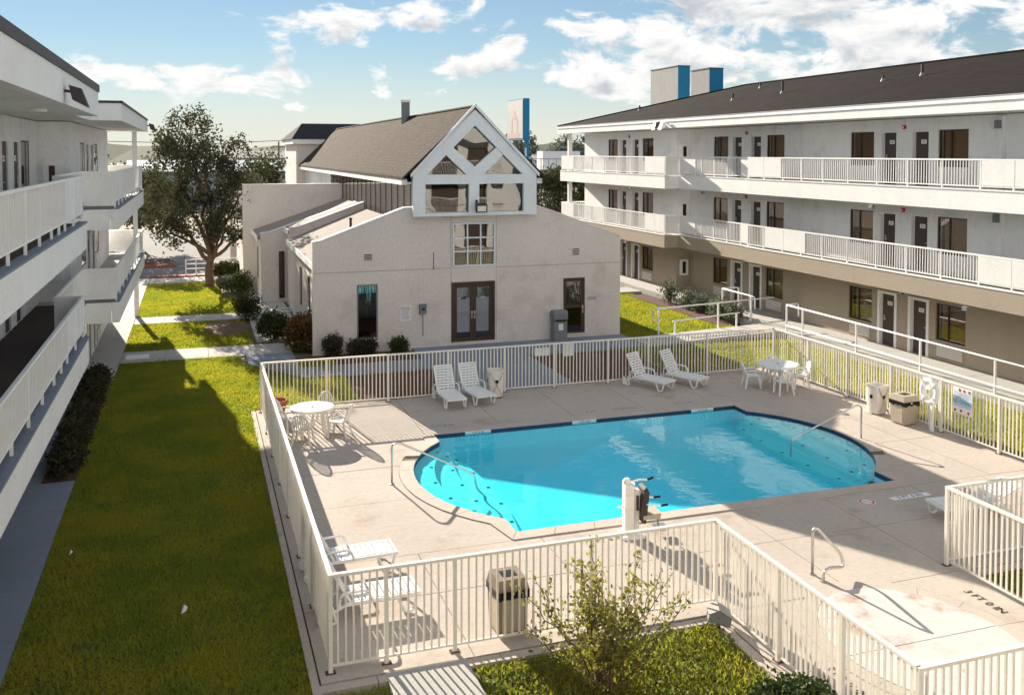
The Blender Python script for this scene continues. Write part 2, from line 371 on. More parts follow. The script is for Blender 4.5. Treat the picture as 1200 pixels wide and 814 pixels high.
def blob_points(blobs, n, shell=.55):
    """points spread through ellipsoids (x,y,z,rx,ry,rz), denser towards the skin"""
    w = np.array([b[3] * b[4] * b[5] for b in blobs]) ** .72; w /= w.sum(); out = []
    for b, k in zip(blobs, (w * n).astype(int)):
        d = rng.normal(size=(k, 3)); d /= np.linalg.norm(d, axis=1)[:, None]
        r = shell + (1 - shell) * rng.random(k) ** .7; r *= 1 + .16 * np.sin(d[:, 0] * 7 + b[0] * 3) * np.cos(d[:, 2] * 6 + b[1])
        out.append(np.array(b[:3]) + d * r[:, None] * np.array(b[3:]))
    return np.vstack(out)
def clumpy(blobs, n_clump, per, cs, shell=.6):
    c = blob_points(blobs, n_clump, shell)
    return (c[:, None, :] + rng.normal(size=(len(c), per, 3)) * cs).reshape(-1, 3)
def bez(pts, k=5):
    """round the corners of a polyline"""
    out = [Vector(pts[0])]
    for i in range(1, len(pts) - 1):
        p0, p1, p2 = Vector(pts[i - 1]), Vector(pts[i]), Vector(pts[i + 1])
        r = min(.12, (p0 - p1).length * .45, (p2 - p1).length * .45)
        a = p1 + (p0 - p1).normalized() * r; b = p1 + (p2 - p1).normalized() * r
        for j in range(k + 1):
            t = j / k; out.append(a * (1 - t) ** 2 + p1 * 2 * t * (1 - t) + b * t * t)
    out.append(Vector(pts[-1])); return out

# ================================================================== SETTING
def sheet(mb, x0, x1, y0, y1, z): mb.add([(x0, y0, z), (x1, y0, z), (x1, y1, z), (x0, y1, z)], [(0, 1, 2, 3)])
t = MB(); B = 1500
for r in ((-B, 2.5, -B, B), (17, B, -B, B), (2.5, 17, -B, 14.5), (2.5, 17, 24.5, B)): sheet(t, *r, -.10)
o = t.build('ground', 'terrain'); o['kind'] = 'structure'
lawn = MB()
LAWN = [(-2.5, 1.56, 0, 34), (-2.45, 4.0, 34, 53.6), (1.56, 4.4, 26.2, 33.0), (17.78, 21.25, 2, 31.5), (14.4, 17.78, 26.2, 31.5), (15.5, 21.2, 31.5, 50), (12.1, 17.7, 2, 12.5), (3.5, 7.5, 2, 12.4), (1.56, 3.5, 2, 11.9)]
for r in LAWN: sheet(lawn, *r, -.05)
o = lawn.build('lawn', 'lawn_soil'); o['kind'] = 'structure'
mul = MB(); sheet(mul, 4.4, 7.3, 26.2, 29.7, -.046); sheet(mul, 3.2, 7.2, 31.2, 33.0, -.044); sheet(mul, 10.9, 14.4, 26.2, 30.6, -.046)
sheet(mul, 20.2, 21.2, 33.5, 42.0, -.02); sheet(mul, -3.15, -2.5, 21.9, 31.4, .02)

o = mul.build('planting_bed', 'mulch'); o['kind'] = 'structure'
t = MB(); t.lathe([(.01, .06), (.5, .05), (.85, .02), (1.0, -.06)], n=26, cap=False); o = t.build('dirt_bed', 'soil'); o.location = (1.15, 39.3, 0); o.scale = (.95, 1.75, 1); o['kind'] = 'structure'

def slabs(owner, cells, m, z0, z1, gap=.012, name='slab'):
    for poly in cells:
        c = Vector((sum(p[0] for p in poly) / len(poly), sum(p[1] for p in poly) / len(poly)))
        q = []
        for p in poly:
            d = Vector(p) - c; q.append((p[0] - math.copysign(min(gap / 2, abs(d.x)), d.x), p[1] - math.copysign(min(gap / 2, abs(d.y)), d.y)))
        dz = random.uniform(-.002, .002)
        MB().prism(q, z1 - z0 + dz, 'z', z0).build(name, m, owner)
def rect(x0, x1, y0, y1): return [(x0, y0), (x1, y0), (x1, y1), (x0, y1)]
def slab_row(owner, x0, x1, y0, y1, nx, ny, m, z0, z1):
    xs = np.linspace(x0, x1, nx + 1); ys = np.linspace(y0, y1, ny + 1)
    slabs(owner, [rect(xs[i], xs[i + 1], ys[j], ys[j + 1]) for i in range(nx) for j in range(ny)], m, z0, z1)
# walk along the hotel on the left and its cross paths
wl = struct('walkway'); slab_row(wl, -4.5, -2.5, -1, 21.9, 1, 13, 'shaded_concrete', -.12, .0); slab_row(wl, -4.5, -3.16, 21.9, 31.4, 1, 5, 'shaded_concrete', -.12, 0)
slab_row(wl, -4.5, -2.45, 31.4, 56, 1, 13, 'concrete', -.12, .0)
slab_row(wl, -2.44, 3.2, 33.7, 35.5, 4, 1, 'concrete', -.12, .0); slab_row(wl, -2.44, 2.2, 41.2, 42.8, 4, 1, 'concrete', -.12, .0)
wf = struct('path'); slab_row(wf, -2.44, 2.6, 54, 56, 3, 1, 'concrete', -.12, .0)
slab_row(wf, 2.1, 3.9, 36, 52, 1, 7, 'concrete', -.12, -.005)
ap = struct('pavement'); slab_row(ap, 7.3, 10.9, 26.2, 33, 3, 4, 'shaded_concrete', -.12, .0); slab_row(ap, 3.2, 7.3, 29.7, 31.2, 3, 1, 'shaded_concrete', -.12, .0)
slabs(ap, [[(3.2, 31.2), (3.19, 33.7), (1.6, 33.7), (1.6, 32.2), (3.2, 29.7)]], 'shaded_concrete', -.12, .0)
slab_row(ap, 10.9, 15.6, 30.7, 33, 4, 1, 'shaded_concrete', -.12, .0)
rp = struct('ramp_path')
for i in range(5):
    x0 = 15.6 + i * 1.13; x1 = x0 + 1.118; za, zb = i * .04, (i + 1) * .04
    MB().hexa([(x0, 30.7, -.12), (x1, 30.7, -.12), (x1, 32.25, -.12), (x0, 32.25, -.12)], [(x0, 30.7, za), (x1, 30.7, zb), (x1, 32.25, zb), (x0, 32.25, za)]).build('slab', 'concrete', rp)
slab_row(rp, 16, 21.2, 42.6, 44.2, 4, 1, 'concrete', -.12, .06)
wr = struct('pavement'); slab_row(wr, 21.25, 23.4, 4, 56, 1, 28, 'concrete', -.12, .20)
fp = struct('path'); slab_row(fp, 2.36, 3.5, 5, 12.4, 1, 5, 'concrete', -.12, -.004)

# ---------------------------------------------------------------- pool and deck
PX0, PX1, PY0, PY1 = 5.55, 14.1, 16.25, 22.6
ARC0, ARC1 = 16.9, 22.0                    # the round ends lie between these
def arc_x(y, side, out=0.0):
    """x of the round end at y; out grows it"""
    h = (ARC1 - ARC0) / 2; yc = (ARC0 + ARC1) / 2; sag = 1.13; rr = (h * h + sag * sag) / (2 * sag)
    dx = math.sqrt(max(0, (rr + out) ** 2 - (y - yc) ** 2)) - (rr - sag)
    return PX0 - dx if side < 0 else PX1 + dx
def outline(out=0.0, n=18):
    h = (ARC1 - ARC0) / 2; yc = (ARC0 + ARC1) / 2
    ys = np.linspace(ARC0, ARC1, n)
    if out: ys = np.linspace(ARC0 - out * .35, ARC1 + out * .35, n)
    p = [(PX0 - out * .0, PY0 - out)] if not out else [(PX0 - out * .55, PY0 - out)]
    p += [(PX1 + out * .55, PY0 - out)]
    p += [(arc_x(y, 1, out), y) for y in ys]
    p += [(PX1 + out * .55, PY1 + out), (PX0 - out * .55, PY1 + out)]
    p += [(arc_x(y, -1, out), y) for y in ys[::-1]]
    return p
pin = outline(0); pout = outline(.32)
shell = struct('pool_basin'); DEP = .50
s = MB(); n = len(pin)
s.add([(x, y, -DEP) for x, y in pin], [tuple(range(n))])
s.add([(x, y, -.11) for x, y in pin] + [(x, y, -DEP) for x, y in pin], [(i, (i + 1) % n, n + (i + 1) % n, n + i) for i in range(n)])
s.build('basin', 'pool_plaster', shell)
s = MB(); s.add([(x, y, .0) for x, y in pin] + [(x, y, -.11) for x, y in pin], [(i, (i + 1) % n, n + (i + 1) % n, n + i) for i in range(n)])
s.build('waterline_tile', 'tile_blue', shell)
for side, xc in ((-1, PX0), (1, PX1)):     # curved entry steps with dark nosing tiles
    for k in range(3):
        inn = .35 + .42 * k; yc = (ARC0 + ARC1) / 2
        ys = np.linspace(ARC0 + .06, ARC1 - .06, 16)
        poly = [(arc_x(y, side) - side * -.002, y) for y in ys]
        def inner(y):
            u = (y - yc) / 2.49; return xc + side * (1.13 - inn * 1.15) * (1 - u * u) - side * inn * .28
        poly2 = [(inner(y), y) for y in ys[::-1]]
        z1 = -.12 - .12 * k
        st = MB(); pl = poly + poly2
        nn = len(pl); st.add([(x, y, z1) for x, y in pl] + [(x, y, -DEP - .002) for x, y in pl], [tuple(range(nn)), ] + [(i, (i + 1) % nn, nn + (i + 1) % nn, nn + i) for i in range(nn)])
        so = st.build('step', 'step_white', shell)
        for y in ys[2:-1:3]:
            x = inner(y) + side * .07; MB().box(x - .035, x + .035, y - .035, y + .035, z1 - .01, z1 + .006).build('nosing_tile', 'tile_blue', so)
w = MB(); w.add([(x, y, -.04) for x, y in pin], [tuple(range(n))])
o = w.build('pool_water', 'water'); o['kind'] = 'structure'
# coping: separate stones
cp = struct('pool_coping'); m_ = len(pin)
def lerp(a, b, t): return (a[0] + (b[0] - a[0]) * t, a[1] + (b[1] - a[1]) * t)
for i in range(m_):
    j = (i + 1) % m_; d = (Vector(pin[i]) - Vector(pin[j])).length
    k = max(1, round(d / .75)); 
    if d < .34 and i % 2: continue
    jj = (i + 2) % m_ if d < .34 and i % 2 == 0 and (Vector(pin[j]) - Vector(pin[(i + 2) % m_])).length < .34 else j
    if d < .34 and jj == j: k = 1
    for q in range(k):
        if jj == j: poly = [lerp(pin[i], pin[j], q / k), lerp(pin[i], pin[j], (q + 1) / k), lerp(pout[i], pout[j], (q + 1) / k), lerp(pout[i], pout[j], q / k)]
        else: poly = [pin[i], pin[j], pin[jj], pout[jj], pout[j], pout[i]]
        c = Vector((sum(p[0] for p in poly), sum(p[1] for p in poly))) / len(poly)
        poly = [tuple(c + (Vector(p) - c) * .988) for p in poly]
        MB().prism(poly[::-1], .12, 'z', -.10 + random.uniform(0, .004)).build('coping_stone', 'coping', cp)
s = MB(); s.add([(x, y, -.012) for x, y in pin] + [(x, y, -.012) for x, y in pout], [(i, (i + 1) % n, n + (i + 1) % n, n + i) for i in range(n)])
o = s.build('coping_bed', 'deck_base', cp)
# deck slabs
DX0, DX1, DY0, DY1 = 1.50, 17.86, 12.38, 26.28
dk = struct('pool_deck'); cells = []
ysl = [PY0 - .32, 18.55, 20.6, PY1 + .32]
ox0, ox1 = PX0 - .32 * .55, PX1 + .32 * .55
def side_poly(a, b, side, xo):
    lo, hi = ARC0 - .32 * .35, ARC1 + .32 * .35
    ys = [y for y in np.linspace(lo, hi, 18) if a < y < b]
    pts = []
    for y in [a] + ys + [b]:
        if y < lo: pts.append((ox0 if side < 0 else ox1, y)); 
        elif y > hi: pts.append((ox0 if side < 0 else ox1, y))
        else: pts.append((arc_x(y, side, .32), y))
    for yy in (lo, hi):
        pass
    return pts
for a, b in zip(ysl[:-1], ysl[1:]):
    lp = side_poly(a, b, -1, DX0); cells.append([(DX0, a)] + lp + [(DX0, b)])
    rp_ = side_poly(a, b, 1, DX1); xm = 16.35
    cells.append([(xm, a)] + [(xm, b)] + rp_[::-1]); cells.append(rect(xm, DX1, a, b))
yf = PY0 - .32
xs = [DX0, 3.62, 5.9, 7.65, 9.9, 12.0, 14.2, 16.1, DX1]
cells += [rect(xs[i], xs[i + 1], DY0, 14.4) for i in range(8)] + [rect(xs[i], xs[i + 1], 14.4, yf) for i in range(8)]
xs = [DX0, 3.4, 5.35, 7.4, 9.5, 11.6, 13.7, 15.8, DX1]; yr = PY1 + .32
cells += [rect(xs[i], xs[i + 1], yr, DY1) for i in range(8)]
# walk between the planting beds, with the filled round spa
cells += [rect(7.45, 12.1, 12.375 - 1e-3, 12.38)] if False else []
slabs(dk, cells, 'deck', -.10, .0, .016)
SPX, SPY, SPR, SQ = 9.85, 10.72, 1.66, .80
for k in range(2):
    pass
def spa_quarter(q):
    pts = [(SPX + (SPR + .30) * SQ * math.cos(a), SPY + (SPR + .30) * math.sin(a)) for a in np.linspace(q * PI / 2, (q + 1) * PI / 2, 33)]
    cx, cy = ((12.14, 12.37), (7.44, 12.37), (7.44, 8.0), (12.14, 8.0))[q]
    e0 = {0: (12.14, SPY), 1: (SPX, 12.37), 2: (7.44, SPY), 3: (SPX, 8.0)}[q]; e1 = {0: (SPX, 12.37), 1: (7.44, SPY), 2: (SPX, 8.0), 3: (12.14, SPY)}[q]
    return [e0, (cx, cy), e1] + pts[::-1]
slabs(dk, [spa_quarter(q) for q in range(4)], 'deck', -.10, .0, .0)
for q in range(16):
    aa = np.linspace(q * PI / 8 + .002, (q + 1) * PI / 8 - .002, 5)
    poly = [(SPX + (SPR + .29) * SQ * math.cos(a), SPY + (SPR + .29) * math.sin(a)) for a in aa] + [(SPX + (SPR + .01) * SQ * math.cos(a), SPY + (SPR + .01) * math.sin(a)) for a in aa[::-1]]
    MB().prism(poly, .105, 'z', -.10).build('coping_stone', 'coping', dk)
for q in range(2):                                            # two halves of the filled-in spa
    aa = np.linspace(q * PI + .006, (q + 1) * PI - .006, 25)
    MB().prism([(SPX + SPR * SQ * math.cos(a), SPY + SPR * math.sin(a)) for a in aa], .112, 'z', -.10).build('spa_cover', 'spa_white', dk)
s = MB()
for c in cells: s.add([(x, y, -.022) for x, y in c], [tuple(range(len(c)))])
sheet(s, 7.44, 12.14, 8.0, 12.37, -.024)
s.build('deck_bed', 'deck_base', dk)
# kerb strip under the fence, outside the deck
kb = struct('kerb_strip'); slab_row(kb, 1.37, 1.49, 11.95, 26.3, 1, 9, 'coping', -.12, -.01)
slab_row(kb, 1.37, 7.44, 12.18, 12.365, 7, 1, 'coping', -.12, -.012); slab_row(kb, 7.25, 7.43, 7.6, 12.17, 1, 4, 'coping', -.12, -.012)
slab_row(kb, 12.15, 17.9, 12.18, 12.365, 5, 1, 'coping', -.12, -.012); slab_row(kb, 12.15, 12.33, 7.6, 12.17, 1, 4, 'coping', -.12, -.012)
# flat print on the deck and in the tile line
def letter(sx, x, y, z, rz, size, parent, mat_='ink', plate=None):
    if plate:
        p = put('marker_plate', MB().box(-plate[0] / 2, plate[0] / 2, -plate[1] / 2, plate[1] / 2, 0, .003).mesh('marker_plate', 'sign_white'), parent, (x, y, z), rz)
        z += .006
    put('lettering', text_mesh(sx, size, mat_, .0008), parent, (x, y, z), rz)
letter('3 FT 6 IN', 13.75, 15.42, .004, 0, .16, dk, plate=(.95, .17)); letter('3 FT 6 IN', 7.0, 15.42, .004, 0, .18, dk)
for x, tx in ((5.95, '3 FT 6 IN'), (10.1, '5 FT'), (12.9, '3 FT 6 IN')): letter(tx, x, 23.3, .004, 0, .16, dk, 'blue_print')
letter('NO DIVING', 11.1, 23.3, .004, 0, .14, dk, 'blue_print')
letter('3 FT 0 IN', 11.62, 11.38, .008, -PI / 2, .20, dk); letter('3 FT 0 IN', 8.10, 10.2, .008, -PI / 2, .20, dk)
for x, tx in ((6.7, '3 FT 6 IN'), (9.6, '5 FT 0 IN'), (13.1, '3 FT 6 IN')):
    p = put('depth_tile', MB().box(-.34, .34, -.004, .0, -.045, .045).mesh('depth_tile', 'sign_white'), shell, (x, PY1 - .004, -.04))
    me = text_mesh(tx, .08, 'ink', .001); put('lettering', me, shell, (x, PY1 - .011, -.04), rot=(PI / 2, 0, 0))
# round no-diving mark and skimmer lids
p = put('round_mark', MB().lathe([(.17, 0), (.17, .004)], n=24).mesh('round_mark', 'sign_white'), dk, (12.72, 15.46, .001))
s = MB()
for a0 in range(24):
    a, b = a0 * PI / 12, (a0 + 1) * PI / 12
    s.add([(.12 * math.cos(a), .12 * math.sin(a), 0), (.15 * math.cos(a), .15 * math.sin(a), 0), (.15 * math.cos(b), .15 * math.sin(b), 0), (.12 * math.cos(b), .12 * math.sin(b), 0)], [(0, 1, 2, 3)])
s.add([(-.10, .06, 0), (.09, -.09, 0), (.11, -.07, 0), (-.08, .08, 0)], [(0, 1, 2, 3)])
put('round_mark', s.mesh('round_mark', 'red_paint'), dk, (12.72, 15.46, .008))
for x, y in ((8.75, 15.6), (7.95, 23.1)): put('skimmer_lid', MB().lathe([(.13, 0), (.13, .006), (.11, .008)], n=20).mesh('skimmer_lid', 'concrete'), dk, (x, y, .001))
# parking lots and kerbs beyond
t = MB(); sheet(t, -60, 60, 57.2, 92, -.06); sheet(t, 18, 200, 62, 400, -.075)
o = t.build('parking_lot', 'asphalt'); o['kind'] = 'structure'
t = MB(); sheet(t, -200, 200, 112, 124, -.05); o = t.build('road', 'asphalt'); o['kind'] = 'structure'
k1 = struct('kerb'); MB().box(-2.4, 3, 56.3, 56.55, -.1, .06).build('kerb_block', 'kerb_red', k1); MB().box(-9, -1.2, 61.6, 62.0, -.1, .08).build('kerb_block', 'kerb_red', k1)
MB().box(-9, -1.6, 62.0, 66, -.1, .05).build('kerb_island', 'mulch', k1); MB().box(-2.2, 1.2, 56.56, 57.15, -.1, .02).build('kerb_block', 'kerb_red', k1)
# grass blades
def grass_blades(rects, dens, hgt, name, m, holes=()):
    vs = []
    for (x0, x1, y0, y1) in rects:
        nn = int((x1 - x0) * (y1 - y0) * dens)
        p = np.stack([rng.uniform(x0, x1, nn), rng.uniform(y0, y1, nn)], 1)
        ok = np.ones(nn, bool)
        for (a, b, c, d) in holes: ok &= ~((p[:, 0] > a) & (p[:, 0] < b) & (p[:, 1] > c) & (p[:, 1] < d))
        # worn, thinner patches
        u = np.sin(p[:, 0] * 1.7 + 1.3 * np.sin(p[:, 1] * .6)) * np.sin(p[:, 1] * 1.1 + np.sin(p[:, 0] * .9)); ok &= rng.random(nn) < .82 + .25 * u
        p = p[ok]; nn = len(p)
        a = rng.uniform(0, 2 * PI, nn); h = hgt * rng.uniform(.5, 1.35, nn); w_ = .009 * rng.uniform(.7, 1.5, nn) * (1 + (y0 + y1) / 60)
        lean = rng.uniform(.2, 1.1, nn) * h; b = rng.uniform(0, 2 * PI, nn)
        q = np.empty((nn, 3, 3)); dx, dy = np.cos(a) * w_, np.sin(a) * w_
        q[:, 0] = np.stack([p[:, 0] - dx, p[:, 1] - dy, np.full(nn, -.05)], 1); q[:, 1] = np.stack([p[:, 0] + dx, p[:, 1] + dy, np.full(nn, -.05)], 1)
        q[:, 2] = np.stack([p[:, 0] + np.cos(b) * lean, p[:, 1] + np.sin(b) * lean, -.05 + h], 1); vs.append(q)
    q = np.concatenate(vs).reshape(-1, 3); o = put(name, np_mesh(name, q, np.arange(len(q)).reshape(-1, 3), m)); o['kind'] = 'stuff'; return o
PATHS = [(-2.5, 3.3, 33.68, 35.52), (-2.5, 2.2, 41.18, 42.82), (16, 21.2, 42.5, 44.2), (20.1, 21.2, 33.4, 42.1), (1.2, 2.1, 47, 53), (2.1, 3.9, 36, 52), (1.2, 1.56, 11.9, 26.3)]
grass_blades([(-2.5, 1.38, 7, 20)], 3000, .055, 'grass', 'grass'); grass_blades([(-2.5, 1.4, 20, 34)], 1900, .06, 'grass', 'grass')
grass_blades([(-2.45, 1.9, 34, 53.6), (1.4, 4.4, 26.4, 32.4)], 1000, .07, 'grass', 'grass', PATHS)
grass_blades([(17.95, 21.2, 6, 30.6)], 1000, .065, 'grass', 'grass'); grass_blades([(14.4, 21.2, 26.5, 30.6), (15.5, 20.6, 32.3, 50)], 700, .07, 'grass', 'grass', PATHS)
grass_blades([(12.4, 17.6, 6, 12.1)], 900, .07, 'grass', 'grass'); grass_blades([(1.3, 2.34, 8, 12.1)], 2600, .06, 'grass', 'grass')

# ================================================================== THE TWO HOTEL WINGS
def wall_cells(mb, x0, x1, ya, yb, z0, z1, holes):
    """wall slab between x0..x1 with rectangular openings (y0,y1,z0,z1)"""
    ys = sorted({ya, yb, *[h[0] for h in holes], *[h[1] for h in holes]})
    for a, b in zip(ys[:-1], ys[1:]):
        if b - a < 1e-4: continue
        hs = sorted([(h[2], h[3]) for h in holes if h[0] < (a + b) / 2 < h[1]]); z = z0
        for c, d in hs:
            if c > z + 1e-4: mb.box(x0, x1, a, b, z, c)
            z = d
        if z < z1 - 1e-4: mb.box(x0, x1, a, b, z, z1)
UNIT = [('window', 1.54, 2.82), ('door', .33, 1.17), ('door', -1.19, -.35), ('window', -2.82, -1.54)]
def curtain_mesh(wd, h):
    m = MB(); k = 26
    xs = np.linspace(0, wd, k); ds = [.03 * math.sin(i * 2.1) + .015 * math.sin(i * 5.3) for i in range(k)]
    vs = [(ds[i], xs[i], 0) for i in range(k)] + [(ds[i], xs[i], h) for i in range(k)]
    return m.add(vs, [(i, i + 1, k + i + 1, k + i) for i in range(k - 1)]).mesh('curtain', 'curtain', True)
class Wing:
    def __init__(s, root, sgn, floors, slabd, railh, heads, foot=.07, lip='white_trim', rec=1.0):
        s.rec = rec
        s.foot = foot; s.lip = lip
        s.r = root; s.s = sgn; s.fl = floors; s.sd = slabd; s.rh = railh; s.heads = heads; s.o = root.location
        s.cur = [curtain_mesh(1.28, 1.3) for _ in range(3)]
        for q, mm in zip(s.cur, ('curtain', 'curtain_deep', 'curtain_tan')): q.materials[0] = M[mm]
        s.balmesh = {}
    def mb(s): return MB(s.o)
    def wall(s, ya, yb, xw, k, units, m, top, doorh=1.87, returns=()):
        S = s.s; q_ = s.rec; f = s.fl[k]; holes = []
        for yc in units:
            for kind, a, b in UNIT:
                a, b = yc + a, yc + b
                if a < ya or b > yb: continue
                holes.append((a, b, f + (.66 if kind == 'window' else 0.0), f + doorh))
        w = s.mb(); wall_cells(w, xw, xw + S * .22, ya, yb, f - .01, top, holes); wo = w.build('wall', m, s.r)
        for yc in units:
            for i, (kind, a, b) in enumerate(UNIT):
                a, b = yc + a, yc + b
                if a < ya or b > yb: continue
                if kind == 'door':
                    d = s.mb(); d.box(xw + S * .13 * q_, xw + S * .18, a + .05, b - .05, f + .01, f + doorh - .05); do = d.build('door', 'dark_door', s.r)
                    fr = s.mb()
                    for (y0, y1, z0, z1) in ((a - .06, a + .05, f, f + doorh + .05), (b - .05, b + .06, f, f + doorh + .05), (a + .05, b - .05, f + doorh - .05, f + doorh + .05)):
                        fr.box(xw - S * .025, xw + S * .16 * q_, y0, y1, z0, z1)
                    fr.build('door_frame', 'panel_white' if k else 'rail_white', do)
                    h = s.mb(); yy = b - .14 if i == 1 else a + .14
                    h.box(xw + S * (.13 * q_ - .01), xw + S * .13 * q_, yy - .03, yy + .03, f + .85, f + 1.05); h.tube([(xw + S * (.13 * q_ - .04), yy, f + .93), (xw + S * (.13 * q_ - .04), yy + (-.12 if i == 1 else .12), f + .93)], .012, 6)
                    h.build('handle', 'metal', do)
                    p = s.mb(); yc2 = (a + b) / 2; p.box(xw + S * (.13 * q_ - .012), xw + S * (.13 * q_ - .002), yc2 - .12, yc2 + .12, f + 1.42, f + 1.56); p.build('number_plate', 'sign_white', do)
                    q = s.mb()
                    for t in (-.05, 0, .05): q.box(xw + S * (.13 * q_ - .017), xw + S * (.13 * q_ - .013), yc2 + t - .015, yc2 + t + .015, f + 1.46, f + 1.52)
                    q.build('number', 'grey_print', do)
                else:
                    z0, z1 = f + .66, f + doorh
                    fr = s.mb(); e = .045
                    for (y0, y1, c, d) in ((a, a + e, z0, z1), (b - e, b, z0, z1), (a + e, b - e, z0, z0 + e), (a + e, b - e, z1 - e, z1), ((a + b) / 2 + .12, (a + b) / 2 + .155, z0 + e, z1 - e)):
                        fr.box(xw + S * (.05 * q_ - .004), xw + S * .11, y0, y1, c, d)
                    fo = fr.build('window', 'bronze', s.r)
                    g_ = s.mb(); g_.box(xw + S * .075 * q_, xw + S * (.075 * q_ + .008), a + e, b - e, z0 + e, z1 - e); g_.build('pane', 'glass', fo)
                    c = put('curtain', s.cur[random.choice((0, 0, 0, 1, 1, 2))], fo, Vector((xw + S * (.075 * q_ + .075), a, z0 - .03)) - s.o)
                    c.scale = (1, (b - a - .22 * random.random()) / 1.28, (z1 - z0 + .05) / 1.3)
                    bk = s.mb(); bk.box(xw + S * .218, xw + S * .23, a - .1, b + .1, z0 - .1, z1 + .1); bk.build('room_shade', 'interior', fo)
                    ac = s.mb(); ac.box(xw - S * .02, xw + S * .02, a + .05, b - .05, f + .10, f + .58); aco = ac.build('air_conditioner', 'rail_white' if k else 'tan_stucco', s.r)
                    lv = s.mb()
                    for t in range(6): lv.box(xw - S * .034, xw - S * .021, a + .10, b - .10, f + .15 + t * .065, f + .18 + t * .065)
                    lv.build('louvre', 'rail_white', aco)
        return wo
    def slab(s, ya, yb, xb, xw, k, mface, closed=()):
        S = s.s; f = s.fl[k]
        w = s.mb(); w.box(xb, xb + S * .20, ya, yb, f - s.sd, f); w.build('balcony_fascia', mface, s.r)
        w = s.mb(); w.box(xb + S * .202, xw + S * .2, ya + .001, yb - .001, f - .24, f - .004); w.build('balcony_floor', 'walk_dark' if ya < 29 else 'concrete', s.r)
        w = s.mb(); w.box(xb - S * .02, xb + S * .17, ya + .002, yb - .002, f + .002, f + .045); w.build('balcony_lip', s.lip, s.r)
    def railing(s, ya, yb, x, k, panels, posts, single=False, step=.115, pw=.022):
        """rail along Y at x; panels = solid stretches; balusters elsewhere"""
        S = s.s; f = s.fl[k] + .045; top = s.fl[k] + s.rh[k]
        w = s.mb(); w.box(x - .03, x + .03, ya, yb, top - .05, top); w.box(x - .018, x + .018, ya, yb, f + s.foot, f + s.foot + .035); r = w.build('railing', 'rail_white', s.r)
        for p in posts:
            w = s.mb(); w.box(x - .022, x + .022, p - .022, p + .022, f - .03, top - .051); w.build('post', 'rail_white', r)
        for a, b in panels:
            w = s.mb(); w.box(x - .028, x + .012, a + .012, b - .012, f + s.foot + .04, top - .055); w.build('panel', 'panel_white', r)
        ys = [y for y in np.arange(ya + .06, yb - .03, step) if not any(a <= y <= b for a, b in panels) and min([abs(y - p) for p in posts] or [9]) > .035]
        if single:
            me = MB().box(-pw / 2, pw / 2, -pw / 2, pw / 2, 0, top - .05 - f - s.foot - .035).mesh('baluster', 'rail_white')
            for y in ys: put('baluster', me, r, Vector((x, y, f + s.foot + .035)) - s.o)
        elif ys:
            w = s.mb()
            for y in ys: w.box(x - pw / 2, x + pw / 2, y - pw / 2, y + pw / 2, f + s.foot + .035, top - .051)
            w.build('baluster', 'rail_white', r, kind='stuff')
    def cross_rail(s, xa, xb_, y, k, solid=True):
        S = s.s; f = s.fl[k] + .045; top = s.fl[k] + s.rh[k]
        w = s.mb(); w.box(xa, xb_, y - .03, y + .03, top - .05, top); r = w.build('railing', 'rail_white', s.r)
        w = s.mb()
        if solid: w.box(xa, xb_, y - .02, y + .02, f + .06, top - .052)
        else:
            for x in np.arange(min(xa, xb_) + .06, max(xa, xb_), .115): w.box(x - .011, x + .011, y - .011, y + .011, f, top - .052)
        w.build('panel' if solid else 'baluster', 'panel_white', r, kind=None if solid else 'stuff')

# ---------------- right wing
rw = thing('hotel_wing', 'long three storey white hotel wing with dark shingle roof on the right beyond the pool', 'building', (23, 31, 0))
A = Wing(rw, 1, [.20, 3.04, 5.88], .60, [1, .96, .94], None)
SEC = [(6, 34.35, 21.9, 23.1, 32.15), (34.35, 40.4, 22.04, 23.25, 41.4), (40.4, 54.0, 21.3, 22.5, 53.0)]
WALLS = [(6, 32.15, 23.1, [16.5, 26.4]), (32.15, 41.4, 23.25, [36.4]), (41.4, 53.0, 22.5, [46.75])]
for k in range(3):
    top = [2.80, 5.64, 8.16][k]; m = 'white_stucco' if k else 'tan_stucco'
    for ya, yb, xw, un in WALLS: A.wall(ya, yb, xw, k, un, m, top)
    w = A.mb(); w.box(22.5 + .222, 23.25 + .2, 41.398, 41.58, A.fl[k] - .01, top); w.box(22.498, 22.72, 41.39, 41.399, A.fl[k], top); w.build('wall', m, rw)
    w = A.mb(); w.box(22.723, 37.5, 52.8, 53.0, A.fl[k] - .01, top); w.build('wall', m, rw)
    # recessed extinguisher cabinet on the short return wall
    w = A.mb(); z = A.fl[k] + .75
    w.box(22.66, 23.12, 41.33, 41.388, z, z + .78); c = w.build('extinguisher_cabinet', 'rail_white', rw)
    w = A.mb(); w.box(22.80, 22.98, 41.322, 41.329, z + .10, z + .68); w.build('cabinet_pane', 'interior', c)
